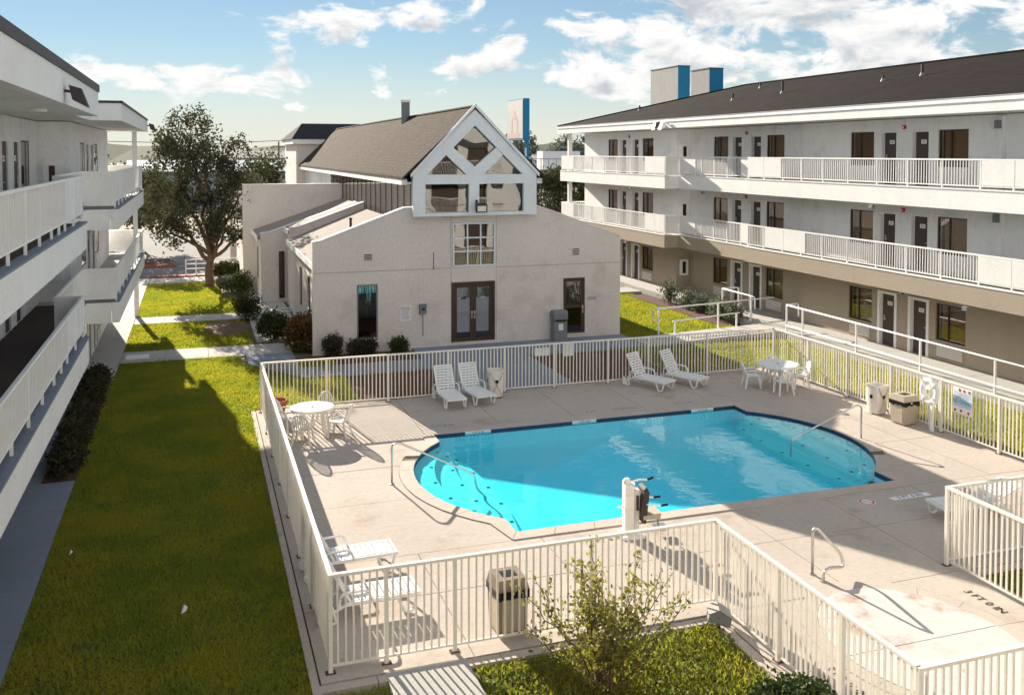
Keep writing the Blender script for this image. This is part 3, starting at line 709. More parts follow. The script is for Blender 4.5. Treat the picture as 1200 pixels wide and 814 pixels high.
for k in (1, 2):
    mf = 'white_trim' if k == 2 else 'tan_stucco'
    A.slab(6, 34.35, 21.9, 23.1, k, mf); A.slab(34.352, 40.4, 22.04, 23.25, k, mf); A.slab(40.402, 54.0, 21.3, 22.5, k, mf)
    w = A.mb(); w.box(21.505, 22.24, 40.38, 40.40, A.fl[k] - .6, A.fl[k] - .001); w.build('balcony_fascia', mf, rw)
    w = A.mb(); w.box(21.505, 38, 53.8, 54.0, A.fl[k] - .6, A.fl[k] - .001); w.build('balcony_fascia', mf, rw)
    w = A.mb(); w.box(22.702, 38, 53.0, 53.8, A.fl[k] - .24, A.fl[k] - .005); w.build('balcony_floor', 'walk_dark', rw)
    e = .0 if k == 1 else 1.6
    A.railing(6, 34.3, 21.97, k, [(9.5, 10.8), (10.8, 12.1), (19.5, 20.75), (20.75, 21.95), (30.3 + e, 31.7 + e), (31.7 + e, 33.0 + e)] if k == 1 else [(9.5, 10.8), (10.8, 12.1), (19.4, 20.7), (20.7, 21.9), (31.9, 33.1), (33.1, 34.25)],
              [6.1, 7.8, 9.5, 10.8, 12.1, 13.7, 15.2, 16.7, 18.2, 19.45, 20.75, 21.95, 23.45, 24.95, 26.4, 27.9, 29.3, 30.6, 31.8, 33.1, 34.25])
    A.railing(34.37, 40.35, 22.10, k, [(34.4, 35.0), (38.85, 40.3)], [34.42, 35.0, 36.1, 37.2, 38.3, 38.85, 40.3])
    A.railing(40.42, 53.95, 21.37, k, [(40.5, 41.5), (41.5, 42.55), (51.95, 52.95), (52.95, 53.9)], [40.46, 41.5, 42.55, 44.2, 45.9, 47.6, 49.3, 50.6, 51.95, 52.95, 53.9])
    A.cross_rail(21.4, 22.07, 40.39, k); A.cross_rail(21.40, 38, 53.93, k, False)
# columns at the far end, wall pilaster and downpipe
for z0, z1 in ((-.1, 2.43), (3.04, 5.27), (5.88, 8.16)):
    w = A.mb(); w.box(21.62, 21.84, 53.4, 53.62, z0, z1); w.build('column', 'white_trim', rw)
for k in range(1, 3):
    w = A.mb(); w.box(22.98, 23.098, 22.15, 22.45, A.fl[k], [0, 5.6, 8.1][k]); w.build('pilaster', 'white_stucco', rw)
    w = A.mb(); w.box(22.9, 22.979, 22.2, 22.4, A.fl[k] + 1.85, A.fl[k] + 2.1); w.build('camera_box', 'grey_metal', rw)
# ground floor kick strip and low lamp boxes
for k in range(3):
    for y in (26.4, 36.4, 46.75):
        xw = {26.4: 23.1, 36.4: 23.25, 46.75: 22.5}[y]
        w = A.mb(); w.box(xw - .06, xw - .002, y - .07, y + .07, A.fl[k] + 1.93, A.fl[k] + 2.06); lo = w.build('wall_lamp', 'red_paint' if k else 'grey_metal', rw)
        w = A.mb(); w.lathe([(.035, 0), (.045, .04), (.02, .07)], (xw - .10, y, A.fl[k] + 1.955), 10); w.build('lamp_bulb', 'sign_white', lo)
        w = A.mb(); w.box(xw - .03, xw - .004, y - .012, y + .012, A.fl[k] + 2.065, [2.8, 5.3, 8.15][k] - .02); w.build('conduit', 'panel_white', lo)
for y, z in ((44, 5.12), (38, 5.12), (26.5, 5.12), (44.5, 2.30), (22.3, 2.28)):
    xf = 21.3 if y > 40.4 else (22.04 if y > 34.4 else 21.9)
    w = A.mb(); w.box(xf - .12, xf - .002, y - .09, y + .09, z, z + .12); w.build('fascia_lamp', 'grey_metal', rw)
# roof: fascia board, soffit, shingle slopes
RZ0, RZ1 = 8.17, 8.60; RX = 21.35
w = A.mb(); w.box(RX, RX + .2, 6, 54.6, RZ0, RZ1); w.box(RX + .202, 39, 54.4, 54.6, RZ0, RZ1); w.build('roof_fascia', 'white_trim', rw)
w = A.mb(); w.box(RX + .202, 23.6, 6, 54.398, RZ0 + .02, RZ0 + .12); w.box(23.602, 38.6, 52.6, 54.398, RZ0 + .02, RZ0 + .12); w.build('soffit', 'white_stucco', rw)
w = A.mb(); w.box(RX - .035, RX - .003, 6, 54.64, RZ1 - .13, RZ1 + .02); w.build('drip_edge', 'rail_white', rw)
ridge = (30.0, 10.87)
w = A.mb(); p0 = [(RX - .05, 6, RZ1 + .005), (RX - .05, 54.65, RZ1 + .005), (ridge[0], 47.2, ridge[1]), (ridge[0], 6, ridge[1])]
w.add(p0, [(3, 2, 1, 0)]); me = w.mesh('roof', 'roof_dark')
uvmesh(me, lambda c: (c.y, math.hypot(c.x, c.z))); put('roof', me, rw)
w = A.mb(); w.add([(RX - .05, 54.65, RZ1 + .005), (38.7, 54.65, RZ1 + .005), (ridge[0], 47.2, ridge[1])], [(0, 1, 2)][::-1]); w.add([(38.7, 6, RZ1), (38.7, 54.65, RZ1), (ridge[0], 47.2, ridge[1]), (ridge[0], 6, ridge[1])], [(0, 1, 2, 3)])
me = w.mesh('roof', 'roof_dark'); uvmesh(me, lambda c: (c.x, math.hypot(c.y, c.z))); put('roof', me, rw)
w = A.mb(); w.tube([(ridge[0], 6, ridge[1] + .01), (ridge[0], 47.2, ridge[1] + .01)], .07, 6); w.tube([(RX, 54.6, RZ1 + .03), (ridge[0], 47.2, ridge[1] + .01)], .06, 6); w.build('ridge_cap', 'roof_dark', rw)
w = A.mb(); w.box(38.2, 38.4, 6, 53, 0, 8.2); w.box(23.4, 38.2, 6, 6.2, 0, 8.6); w.build('wall', 'white_stucco', rw)
def on_roof(x): return RZ1 + (x - RX) / (ridge[0] - RX) * (ridge[1] - RZ1)
for x, y, h in ((25.2, 20.2, .45), (29.4, 24.6, .4), (26.6, 29.5, .42), (26.2, 31.2, .22), (25.7, 37.3, .55), (25.0, 40.4, .35), (28.2, 42.9, .25), (24.6, 49.8, .3)):
    w = A.mb(); z = on_roof(x); w.lathe([(.05, -.05), (.05, h), (.03, h)], (x, y, z), 8); v = w.build('roof_vent', 'dark_metal', rw)
    w = A.mb(); w.lathe([(.13, -.06), (.06, .10)], (x, y, z), 10); w.build('vent_flashing', 'grey_metal', v)
# flood light on the fascia
def flood(parent, x, y, z, S, mh, mg, o):
    w = MB(o); w.bar((x, y, z), (x - S * .16, y, z - .02), .05); fl = w.build('flood_light', mh, parent)
    w = MB(o); w.hexa([(x - S * .14, y - .16, z - .16), (x - S * .40, y - .16, z - .30), (x - S * .40, y + .16, z - .30), (x - S * .14, y + .16, z - .16)], [(x - S * .08, y - .12, z + .10), (x - S * .28, y - .12, z + .04), (x - S * .28, y + .12, z + .04), (x - S * .08, y + .12, z + .10)])
    w.build('lamp_housing', mh, fl)
    w = MB(o); w.hexa([(x - S * .15, y - .15, z - .185), (x - S * .39, y - .15, z - .32), (x - S * .39, y + .15, z - .32), (x - S * .15, y + .15, z - .185)], [(x - S * .15, y - .15, z - .168), (x - S * .39, y - .15, z - .303), (x - S * .39, y + .15, z - .303), (x - S * .15, y + .15, z - .168)])
    w.build('lamp_glass', mg, fl)
flood(rw, RX - .002, 41.0, 8.40, 1, 'bronze', 'sign_white', A.o); flood(rw, RX - .002, 40.3, 8.40, 1, 'rail_white', 'sign_white', A.o)
# two plant towers behind the ridge
for i, (ya, yb, zt, xa, xb) in enumerate(((57.0, 61.0, 12.85, 31, 31.9), (52.9, 55.2, 12.35, 31, 32.0))):
    t = thing('roof_tower', ('taller blue and grey stucco plant tower behind the roof ridge, left of the two' if i == 0 else 'shorter blue and grey stucco plant tower behind the roof ridge, right of the two'), 'tower', (31.4, (ya + yb) / 2, 0), 0, 'plant towers behind the roof')
    w = MB(t.location); w.box(xa, xb, ya, yb, 0, zt); w.build('tower_shaft', 'tower_stucco', t)
    w = MB(t.location); w.box(xa + .001, xb - .001, ya - .03, ya - .002, 0, zt - .02); w.build('blue_face', 'blue_paint', t)
    w = MB(t.location); w.box(xa - .04, xb + .04, ya - .05, yb + .04, zt + .001, zt + .05); w.build('tower_cap', 'dark_metal', t)

# ---------------- left wing
lw = thing('hotel_wing', 'shaded three storey white hotel wing with railed galleries along the lawn on the left', 'building', (-4, 20, 0))
Bw = Wing(lw, -1, [.02, 2.68, 5.37], .59, [1, 1.0, 1.10], None, .17, 'shaded_concrete', .12)
YJ, YF = 23.9, 29.4            # the middle stretch between these steps back from the lawn
XN, XM, XF = -2.40, -3.0, -2.12
for k in range(3):
    top = [2.46, 5.15, 7.9][k]
    Bw.wall(2, 30.1, -4.3, k, [15.9, 25.9], 'white_stucco', top, 1.95)
    Bw.wall(30.1, 42.8, -3.45, k, [35.6], 'white_stucco', top, 1.95)
    w = Bw.mb(); w.box(-3.672, -4.5, 30.101, 30.28, Bw.fl[k] - .01, top); w.build('wall', 'white_stucco', lw)
    w = Bw.mb(); w.box(-3.672, -14, 42.6, 42.8, Bw.fl[k] - .01, top); w.build('wall', 'white_stucco', lw)
    w = Bw.mb(); z = Bw.fl[k] + .62; w.box(-4.15, -3.67, 30.03, 30.098, z, z + .75); c = w.build('extinguisher_cabinet', 'rail_white', lw)
    w = Bw.mb(); w.box(-3.99, -3.83, 30.022, 30.029, z + .12, z + .64); w.build('cabinet_pane', 'bronze', c)
for k in (1, 2):
    f = Bw.fl[k]
    Bw.slab(2, YJ, XN, -4.3, k, 'white_trim'); Bw.slab(YJ + .002, YF, XM, -4.3, k, 'white_trim'); Bw.slab(YF + .002, 43.9, XF, -4.3, k, 'white_trim')
    w = Bw.mb(); w.box(XF - .205, XM - .2, YF - .02, YF, f - .59, f - .001); w.build('balcony_fascia', 'white_trim', lw)
    w = Bw.mb(); w.box(-4.502, -14, 42.8, 43.9, f - .24, f - .005); w.build('balcony_floor', 'concrete', lw)
    Bw.railing(3, YJ - .05, XN - .10, k, [(20.9, 22.3), (22.3, YJ - .09)], [3.1, 5, 6.8, 8.6, 10.2, 11.8, 13.3, 14.75, 16.2, 17.6, 19.0, 20.0, 20.9, 22.3, YJ - .09], True, .135)
    Bw.railing(YJ + .03, YF - .03, XM - .08, k, [(27.0, 28.2), (28.2, YF - .06)], [YJ + .06, 25.4, 27.0, 28.2, YF - .06])
    Bw.railing(YF + .03, 43.8, XF - .08, k, [(YF + .05, 30.9), (30.9, 32.4), (41.6, 43.75)], [YF + .07, 30.9, 32.4, 34.0, 35.6, 37.2, 38.8, 40.2, 41.6, 43.75])
    Bw.cross_rail(XF - .05, XM - .11, YF - .01, k); Bw.cross_rail(XN - .07, XM - .11, YJ - .01, k); Bw.cross_rail(XF - .05, -14, 43.77, k)
for z0, z1 in ((-.1, 2.08), (2.68, 4.77), (5.37, 7.9)):
    w = Bw.mb(); w.box(-2.52, -2.34, 43.2, 43.4, z0, z1); w.build('column', 'white_trim', lw)
w = Bw.mb(); w.box(-2.18, -2.38, 2, 24.72, 7.87, 8.60); w.build('roof_fascia', 'white_trim', lw)
w = Bw.mb(); w.box(-2.15, -2.178, 2, 24.75, 8.45, 8.62); w.build('drip_edge', 'dark_metal', lw)
w = Bw.mb(); w.box(-1.98, -2.18, YF - .12, 45.1, 7.92, 8.46); w.box(-2.182, -3.2, YF - .12, YF + .08, 7.92, 8.46); w.box(-2.80, -3.0, 24.724, YF - .122, 7.92, 8.46); w.build('roof_fascia', 'white_trim', lw)
w = Bw.mb(); w.box(-1.95, -1.978, YF - .15, 45.13, 8.42, 8.49); w.box(-1.95, -3.2, YF - .15, YF - .122, 8.42, 8.49); w.build('drip_edge', 'dark_metal', lw)
w = Bw.mb(); w.box(-2.382, -4.6, 2, 24.72, 7.88, 8.0); w.box(-3.002, -4.6, 24.722, YF + .1, 7.93, 8.05); w.box(-2.184, -4.6, YF + .102, 45.0, 7.93, 8.05); w.build('soffit', 'white_stucco', lw)
w = Bw.mb(); w.box(-2.39, -14, 2, 24.72, 8.2, 8.58); w.box(-3.01, -14, 24.721, YF + .09, 8.2, 8.44); w.box(-2.19, -14, YF + .092, 45.05, 8.2, 8.44); w.build('roof', 'roof_dark', lw)
w = Bw.mb(); w.box(-13.8, -14, 2, 43, 0, 8); w.build('wall', 'white_stucco', lw)
flood(lw, -2.178, 18.45, 8.10, -1, 'dark_metal', 'sign_white', Bw.o); flood(lw, -1.978, 44.6, 8.2, -1, 'bronze', 'sign_white', Bw.o)
w = Bw.mb(); w.lathe([(.16, 0), (.16, .05), (.10, .09)], (-2.9, 20.5, 7.80), 16); w.build('ceiling_lamp', 'sign_white', lw)

# ---------------- wing behind the camera (seen only mirrored in the gable glass)
bw = thing('hotel_wing', 'white hotel wing with railed galleries that closes the courtyard behind the viewer', 'building', (8, -2.2, 0))
w = MB(bw.location); w.box(-14, 24, -2.6, -2.2, -.1, 8.2); w.build('wall', 'white_stucco', bw)
for z in (2.68, 5.37):
    w = MB(bw.location); w.box(-2.3, 21.8, -2.198, -.85, z - .59, z); w.build('balcony_fascia', 'white_trim', bw)
    w = MB(bw.location); w.box(-2.3, 21.8, -.96, -.90, z + 1.0, z + 1.06); r_ = w.build('railing', 'rail_white', bw)
    w = MB(bw.location)
    for x in np.arange(-2.2, 21.8, .12): w.box(x - .011, x + .011, -.94, -.92, z, z + 1.0)
    w.build('baluster', 'rail_white', r_, kind='stuff')
w = MB(bw.location); w.box(-2.3, 21.8, -2.198, -.80, 7.9, 8.6); w.build('roof_fascia', 'white_trim', bw)
for x in np.arange(1.0, 21, 2.6):
    for z in (.0, 2.68, 5.37):
        w = MB(bw.location); w.box(x, x + 1.9, -2.197, -2.17, z + .02, z + 2.1); w.build('door', 'dark_door', bw)
for x in (-2.0, 5.5, 13.0, 20.6):
    w = MB(bw.location); w.box(x, x + .25, -1.2, -.97, 0, 7.9); w.build('column', 'white_trim', bw)

# ================================================================== CLUBHOUSE
cl = thing('clubhouse', 'pale pink stucco clubhouse with white glazed gable and brown shingle roof behind the pool', 'building', (9.6, 33, 0))
O = cl.location
def cmb(): return MB(O)
FY = 33.0
topl = [(3.82, 3.89), (4.08, 3.93), (7.03, 5.02), (7.36, 5.04), (11.85, 5.05), (12.14, 5.0), (12.97, 4.72), (15.5, 3.80)]
def top_at(x):
    for (a, za), (b, zb) in zip(topl[:-1], topl[1:]):
        if a <= x <= b: return za + (zb - za) * (x - a) / (b - a)
holes = [(8.82, 10.46, 2.85, 4.47), (8.78, 10.44, .12, 2.30), (5.35, 6.09, .44, 2.36), (13.14, 14.02, .10, 2.27)]
xs = sorted({p[0] for p in topl} | {h[0] for h in holes} | {h[1] for h in holes} | {8.80 - .02})
w = cmb()
for a, b in zip(xs[:-1], xs[1:]):
    z = -.1; hs = sorted([(h[2], h[3]) for h in holes if h[0] < (a + b) / 2 < h[1]])
    for c, d in hs:
        w.box(a, b, FY, FY + .25, z, c); z = d
    w.hexa([(a, FY, z), (b, FY, z), (b, FY + .25, z), (a, FY + .25, z)], [(a, FY, top_at(a)), (b, FY, top_at(b)), (b, FY + .25, top_at(b)), (a, FY + .25, top_at(a))])
front = w.build('front_wall', 'club_stucco', cl)
w = cmb()
for (a, za), (b, zb) in zip(topl[:-1], topl[1:]):
    w.hexa([(a, FY - .02, za + .002), (b, FY - .02, zb + .002), (b, FY + .29, zb + .002), (a, FY + .29, za + .002)], [(a, FY - .02, za + .035), (b, FY - .02, zb + .035), (b, FY + .29, zb + .035), (a, FY + .29, za + .035)])
w.build('parapet_cap', 'white_trim', cl)
w = cmb()                                                     # stucco control joints
w.box(3.83, 8.75, FY - .006, FY - .002, 2.815, 2.835); w.box(10.5, 15.48, FY - .006, FY - .002, 2.785, 2.805)
for x in (8.76, 10.48): w.box(x, x + .016, FY - .006, FY - .002, .1, 4.72)
w.build('control_joint', 'tan_stucco', front)
def frame_rect(x0, x1, z0, z1, y, e, dpt, nm, m, parent, cols=1, rows=1, bar=.05):
    w = cmb(); w.box(x0, x0 + e, y, y + dpt, z0, z1); w.box(x1 - e, x1, y, y + dpt, z0, z1); w.box(x0 + e, x1 - e, y, y + dpt, z0, z0 + e); w.box(x0 + e, x1 - e, y, y + dpt, z1 - e, z1)
    cw = (x1 - x0 - 2 * e) / cols; rh = (z1 - z0 - 2 * e) / rows
    for i in range(1, cols): w.box(x0 + e + i * cw - bar / 2, x0 + e + i * cw + bar / 2, y + .003, y + dpt, z0 + e, z1 - e)
    for j in range(1, rows):
        for i in range(cols):
            xa = x0 + e + i * cw + (bar / 2 if i else 0); xb = x0 + e + (i + 1) * cw - (bar / 2 if i < cols - 1 else 0)
            w.box(xa, xb, y + .006, y + dpt, z0 + e + j * rh - bar / 2, z0 + e + j * rh + bar / 2)
    fo = w.build(nm, m, parent)
    return fo, cw, rh
# nine pane window over the doors
fo, cw, rh = frame_rect(8.83, 10.45, 2.86, 4.46, FY - .03, .06, .12, 'window', 'gable_white', cl, 3, 3)
for i in range(3):
    for j in range(3):
        w = cmb(); x0 = 8.89 + i * cw; z0 = 2.92 + j * rh; w.box(x0, x0 + cw, FY + .04, FY + .05, z0, z0 + rh); w.build('pane', 'glass_dark', fo)
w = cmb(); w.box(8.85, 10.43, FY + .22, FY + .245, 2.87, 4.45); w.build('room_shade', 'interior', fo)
w = cmb(); w.box(8.95, 9.30, FY + .10, FY + .11, 2.95, 3.32); w.build('notice', 'sign_white', fo)
# double door
fo, _, _ = frame_rect(8.79, 10.43, .12, 2.29, FY - .02, .09, .14, 'door_frame', 'bronze', cl)
for i, x0 in enumerate((8.885, 9.615)):
    x1 = x0 + .72
    do, _, _ = frame_rect(x0, x1, .13, 2.2, FY + .03, .11, .06, 'door', 'bronze', cl)
    w = cmb(); w.box(x0 + .11, x1 - .11, FY + .055, FY + .065, .24, 2.09); w.build('pane', 'glass_door', do)
    w = cmb(); w.box(x0 + .115, x1 - .115, FY + .075, FY + .085, .45, 1.70); w.build('paper_blind', 'curtain_pale', do)
    w = cmb(); w.box(x0 + .02, x1 - .02, FY + .20, FY + .22, .15, 2.18); w.build('room_shade', 'interior', do)
    hx = x1 - .05 if i == 0 else x0 + .05
    w = cmb(); w.box(hx - .03, hx + .03, FY + .01, FY + .028, .95, 1.22); w.tube([(hx, FY - .03, 1.0), (hx, FY - .03, 1.16)], .018, 8); w.build('handle', 'metal', do)
    w = cmb(); w.box(x0 + .28, x0 + .46, FY + .045, FY + .053, 1.66, 1.74); w.build('sticker', 'bronze' if i == 0 else 'bin_beige', do)
# tall narrow window on the left
fo, _, _ = frame_rect(5.36, 6.08, .45, 2.35, FY + .02, .04, .1, 'window', 'grey_metal', cl)
w = cmb(); w.box(5.40, 6.04, FY + .06, FY + .07, .49, 2.31); w.build('pane', 'glass_dark', fo)
w = cmb(); w.box(5.40, 6.04, FY + .12, FY + .14, 1.92, 2.31); w.box(5.62, 5.82, FY + .118, FY + .12, 1.72, 1.95); w.build('blind', 'curtain_pale', fo)
w = cmb(); w.box(5.3, 6.1, FY + .22, FY + .24, .4, 2.4); w.build('room_shade', 'interior', fo)
# single door on the right with half glass
fo, _, _ = frame_rect(13.08, 14.08, .10, 2.33, FY - .02, .06, .14, 'door_frame', 'club_stucco', cl)
do, _, _ = frame_rect(13.15, 14.01, .10, 2.26, FY + .03, .13, .06, 'door', 'bronze', cl, 1, 2, .12)
w = cmb(); w.box(13.28, 13.88, FY + .055, FY + .065, .22, 2.14); w.build('pane', 'glass_dark', do)
w = cmb(); w.box(13.38, 13.5, FY + .09, FY + .10, 1.2, 2.0); w.box(13.6, 13.7, FY + .09, FY + .10, 1.15, 2.05); w.build('towel_rail', 'curtain_pale', do)
w = cmb(); w.box(13.1, 14.05, FY + .2, FY + .22, .1, 2.3); w.build('room_shade', 'interior', do)
w = cmb(); w.box(13.92, 13.97, FY + .01, FY + .028, .9, 1.2); w.tube([(13.945, FY - .03, .95), (13.945, FY - .03, 1.1)], .018, 8); w.build('handle', 'metal', do)
w = cmb(); w.box(14.15, 14.50, FY - .02, FY - .002, 1.40, 1.52); s_ = w.build('name_plate', 'bin_beige', cl)
for x0, x1, z0, z1 in ((5.59, 5.90, 3.20, 3.46), (13.5, 13.81, 3.12, 3.42)):
    w = cmb(); w.box(x0, x1, FY - .018, FY - .002, z0, z1); v = w.build('wall_vent', 'club_stucco', cl)
    for t in range(4):
        w = cmb(); zz = z0 + .03 + t * (z1 - z0 - .04) / 4; w.box(x0 + .02, x1 - .02, FY - .026, FY - .019, zz, zz + .032); w.build('slat', 'dark_metal', v)
# pool rules sign, meter box, hose pipe on the wall
sg = tag(MB((7.09, FY - .02, 1.27)).box(6.89, 7.30, FY - .016, FY - .003, .99, 1.55).build('wall_sign', 'sign_white'), 'small white notice with red heading on the clubhouse wall left of the double door', 'sign')
put('lettering', text_mesh('POOL', .13, 'red_paint', .001), sg, (0, -.0, .17), rot=(PI / 2, 0, 0)).location = (0, .002, .18)
w = MB((7.09, FY - .02, 1.27))
for t in range(5): w.box(6.94 + .01 * (t % 2), 7.24 - .03 * ((t * 7) % 3), FY - .0185, FY - .0165, 1.36 - t * .07, 1.385 - t * .07)
w.build('fine_print', 'grey_print', sg)
mb_ = thing('meter_box', 'blue grey electric box with thin conduit on the clubhouse wall', 'box', (7.70, FY, 1.4))
MB(mb_.location).box(7.58, 7.83, FY - .14, FY - .003, 1.24, 1.58).build('box', 'grey_metal', mb_)
w = MB(mb_.location); w.tube([(7.71, FY - .05, 1.24), (7.71, FY - .05, .42)], .014, 6); w.build('conduit', 'grey_metal', mb_)
w = MB(mb_.location); w.box(7.66, 7.76, FY - .16, FY - .142, 1.36, 1.46); w.build('dial', 'dark_metal', mb_)
w = cmb(); w.tube([(8.12, FY - .02, 3.42), (8.12, FY - .02, 2.80)], .013, 6); w.build('conduit', 'dark_metal', cl)
# ------ the white glazed gable: beams are separate boards
GY0, GY1 = 32.62, 32.92; gx0, gx1, gc, ga = 7.30, 11.93, 9.575, 8.60
gb = [[(gx0, 4.74), (gx0 + .44, 4.74), (gx0 + .44, 6.22), (gx0, 6.22)], [(gx1 - .50, 4.74), (gx1, 4.74), (gx1, 6.22), (gx1 - .5, 6.22)], [(9.35, 4.86), (9.73, 4.86), (9.73, 5.88), (9.35, 5.88)],
      [(gx0 + .44, 4.74), (gx1 - .5, 4.74), (gx1 - .5, 4.86), (gx0 + .44, 4.86)], [(gx0 + .44, 5.88), (gx1 - .5, 5.88), (gx1 - .5, 6.22), (gx0 + .44, 6.22)],
      [(gx0, 6.22), (gx0 + .50, 6.22), (9.58, 7.98), (gc, ga)], [(gc, ga), (9.58, 7.98), (gx1 - .54, 6.22), (gx1, 6.22)],
      [(8.50, 6.92), (8.76, 7.19), (9.575, 6.49), (9.25, 6.222)], [(9.575, 6.49), (10.38, 7.19), (10.64, 6.92), (9.90, 6.222)], [(9.25, 6.221), (9.575, 6.489), (9.90, 6.221)]]
gable = None
for i, p in enumerate(gb):
    a = sum(p[k][0] * p[(k + 1) % len(p)][1] - p[(k + 1) % len(p)][0] * p[k][1] for k in range(len(p)))
    if a > 0: p = p[::-1]
    w = cmb(); w.prism(p[::-1] if False else p, GY1 - GY0 - .004 * i, 'y', GY0 + .002 * i)
    w.build('gable_beam', 'gable_white', cl)
w = cmb()                                                    # raised edge board along the rake
for (xa, za, xb, zb) in ((gx0 - .10, 6.14, gc, ga + .06), (gc, ga + .06, gx1 + .10, 6.14)):
    w.hexa([(xa, GY0 - .05, za - .02), (xb, GY0 - .05, zb - .02), (xb, GY0 - .005, zb - .02), (xa, GY0 - .005, za - .02)], [(xa, GY0 - .05, za + .11), (xb, GY0 - .05, zb + .11), (xb, GY0 - .005, zb + .11), (xa, GY0 - .005, za + .11)])
w.build('rake_board', 'gable_white', cl)
panes = [[(7.74, 4.86), (9.35, 4.86), (9.35, 5.88), (7.74, 5.88)], [(9.73, 4.86), (11.43, 4.86), (11.43, 5.88), (9.73, 5.88)],
         [(7.80, 6.22), (9.25, 6.22), (8.52, 6.9)], [(9.90, 6.22), (11.39, 6.22), (10.62, 6.9)], [(8.76, 7.19), (9.575, 6.49), (10.38, 7.19), (9.58, 7.98)]]
for p in panes:
    cx = sum(q[0] for q in p) / len(p); cz = sum(q[1] for q in p) / len(p); p = [(cx + (x - cx) * 1.03, cz + (z - cz) * 1.03) for x, z in p]
    w = cmb(); w.prism(p[::-1], .012, 'y', GY0 + .17); w.build('pane', 'glass_dark', cl)
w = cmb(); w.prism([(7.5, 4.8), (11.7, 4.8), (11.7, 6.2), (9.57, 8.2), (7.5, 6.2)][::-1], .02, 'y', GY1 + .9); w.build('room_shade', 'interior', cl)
# inside ceiling beams glimpsed through the gable glass
# flood lamp on the gable
w = cmb(); w.bar((9.62, GY0, 5.15), (9.62, GY0 - .16, 5.12), .04); w.box(9.58, 9.66, GY0 - .05, GY0, 5.1, 5.3); fl = w.build('flood_light', 'dark_metal', cl)
w = cmb(); w.hexa([(9.50, GY0 - .36, 4.86), (9.92, GY0 - .36, 4.86), (9.88, GY0 - .14, 4.96), (9.54, GY0 - .14, 4.96)], [(9.50, GY0 - .40, 5.14), (9.92, GY0 - .40, 5.14), (9.88, GY0 - .14, 5.20), (9.54, GY0 - .14, 5.20)]); w.build('lamp_housing', 'dark_metal', fl)
w = cmb(); w.hexa([(9.55, GY0 - .375, 4.90), (9.87, GY0 - .375, 4.90), (9.87, GY0 - .365, 4.90), (9.55, GY0 - .365, 4.90)], [(9.55, GY0 - .41, 5.10), (9.87, GY0 - .41, 5.10), (9.87, GY0 - .40, 5.10), (9.55, GY0 - .40, 5.10)]); w.build('lamp_glass', 'sign_white', fl)
# ------ hall body: walls, clerestory, roof
HY1 = 67.5; HX0, HX1 = 7.36, 11.87
w = cmb(); w.box(HX0, HX0 + .2, FY + .26, HY1, 0, 4.35); w.box(HX0, HX0 + .2, 54.5, HY1, 4.35, 5.95); w.box(HX1 - .2, HX1, FY + .26, HY1, 0, 5.95); w.build('wall', 'white_stucco', cl)
w = cmb(); w.box(HX0 - .16, HX0 - .003, FY + .3, HY1, 4.20, 4.36); w.build('window_sill', 'white_trim', cl)
ny = 18; ys = np.linspace(FY + .3, 54.4, ny + 1)
for i in range(ny):
    a, b = ys[i], ys[i + 1]
    w = cmb(); w.box(HX0 - .012, HX0 + .03, a, a + .07, 4.36, 5.90); w.box(HX0 - .010, HX0 + .03, a + .07, b, 4.361, 4.42); fo = w.build('clerestory_window', 'bronze', cl)
    w = cmb(); w.box(HX0 + .0, HX0 + .008, a + .07, b, 4.42, 5.90); w.build('pane', 'glass', fo)
    c = put('curtain', curtain_mesh(b - a - .1, 1.48), fo, Vector((HX0 + .065, a + .08, 4.42)) - O); c.data.materials[0] = M['linen'] if i % 4 else M['curtain_pale']
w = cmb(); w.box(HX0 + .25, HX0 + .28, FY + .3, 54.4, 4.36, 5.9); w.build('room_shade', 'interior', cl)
w = cmb(); w.box(HX0 - .42, HX0 - .22, FY - .1, HY1, 5.86, 6.06); w.box(HX1 + .18, HX1 + .38, FY - .1, HY1, 5.86, 6.06); w.build('eave_board', 'white_trim', cl)
w = cmb(); w.box(HX0 - .216, HX0 + .1, FY - .1, HY1, 5.90, 5.96); w.build('soffit', 'white_stucco', cl)
def slope(xe, ze, xr, zr, ya, yb, m, nm='roof', th=.10):
    w = cmb(); vs = [(xe, ya, ze), (xe, yb, ze), (xr, yb, zr), (xr, ya, zr)]
    w.hexa([(x, y, z) for x, y, z in vs] if xe > xr else [vs[3], vs[2], vs[1], vs[0]], [(x, y, z + th) for x, y, z in vs] if xe > xr else [(x, y, z + th) for x, y, z in (vs[3], vs[2], vs[1], vs[0])])
    me = w.mesh(nm, m); uvmesh(me, lambda c: (c.y, math.hypot(c.x - xr + O.x, c.z - zr))); return put(nm, me, cl)
slope(HX0 - .44, 6.05, gc, ga - .03, GY0 - .02, HY1, 'roof_brown'); slope(HX1 + .40, 6.05, gc, ga - .03, GY0 - .02, HY1, 'roof_brown')
w = cmb(); w.tube([(gc, GY0, ga + .06), (gc, HY1, ga + .06)], .07, 6); w.build('ridge_cap', 'roof_brown', cl)
# flue on the ridge
w = cmb(); w.lathe([(.20, -.3), (.20, .86), (.17, .86)], (9.40, 43.6, 8.55), 16); fl = w.build('flue', 'grey_metal', cl)
w = cmb(); w.lathe([(.23, .80), (.23, .93), (.12, .95)], (9.40, 43.6, 8.55), 16); w.build('flue_cap', 'rail_white', fl)
w = cmb(); w.hexa([(9.1, 43.35, 8.05), (9.35, 43.35, 8.28), (9.35, 43.85, 8.28), (9.1, 43.85, 8.05)], [(9.1, 43.35, 8.20), (9.35, 43.35, 8.46), (9.35, 43.85, 8.46), (9.1, 43.85, 8.20)]); w.build('flashing', 'bin_beige', fl)
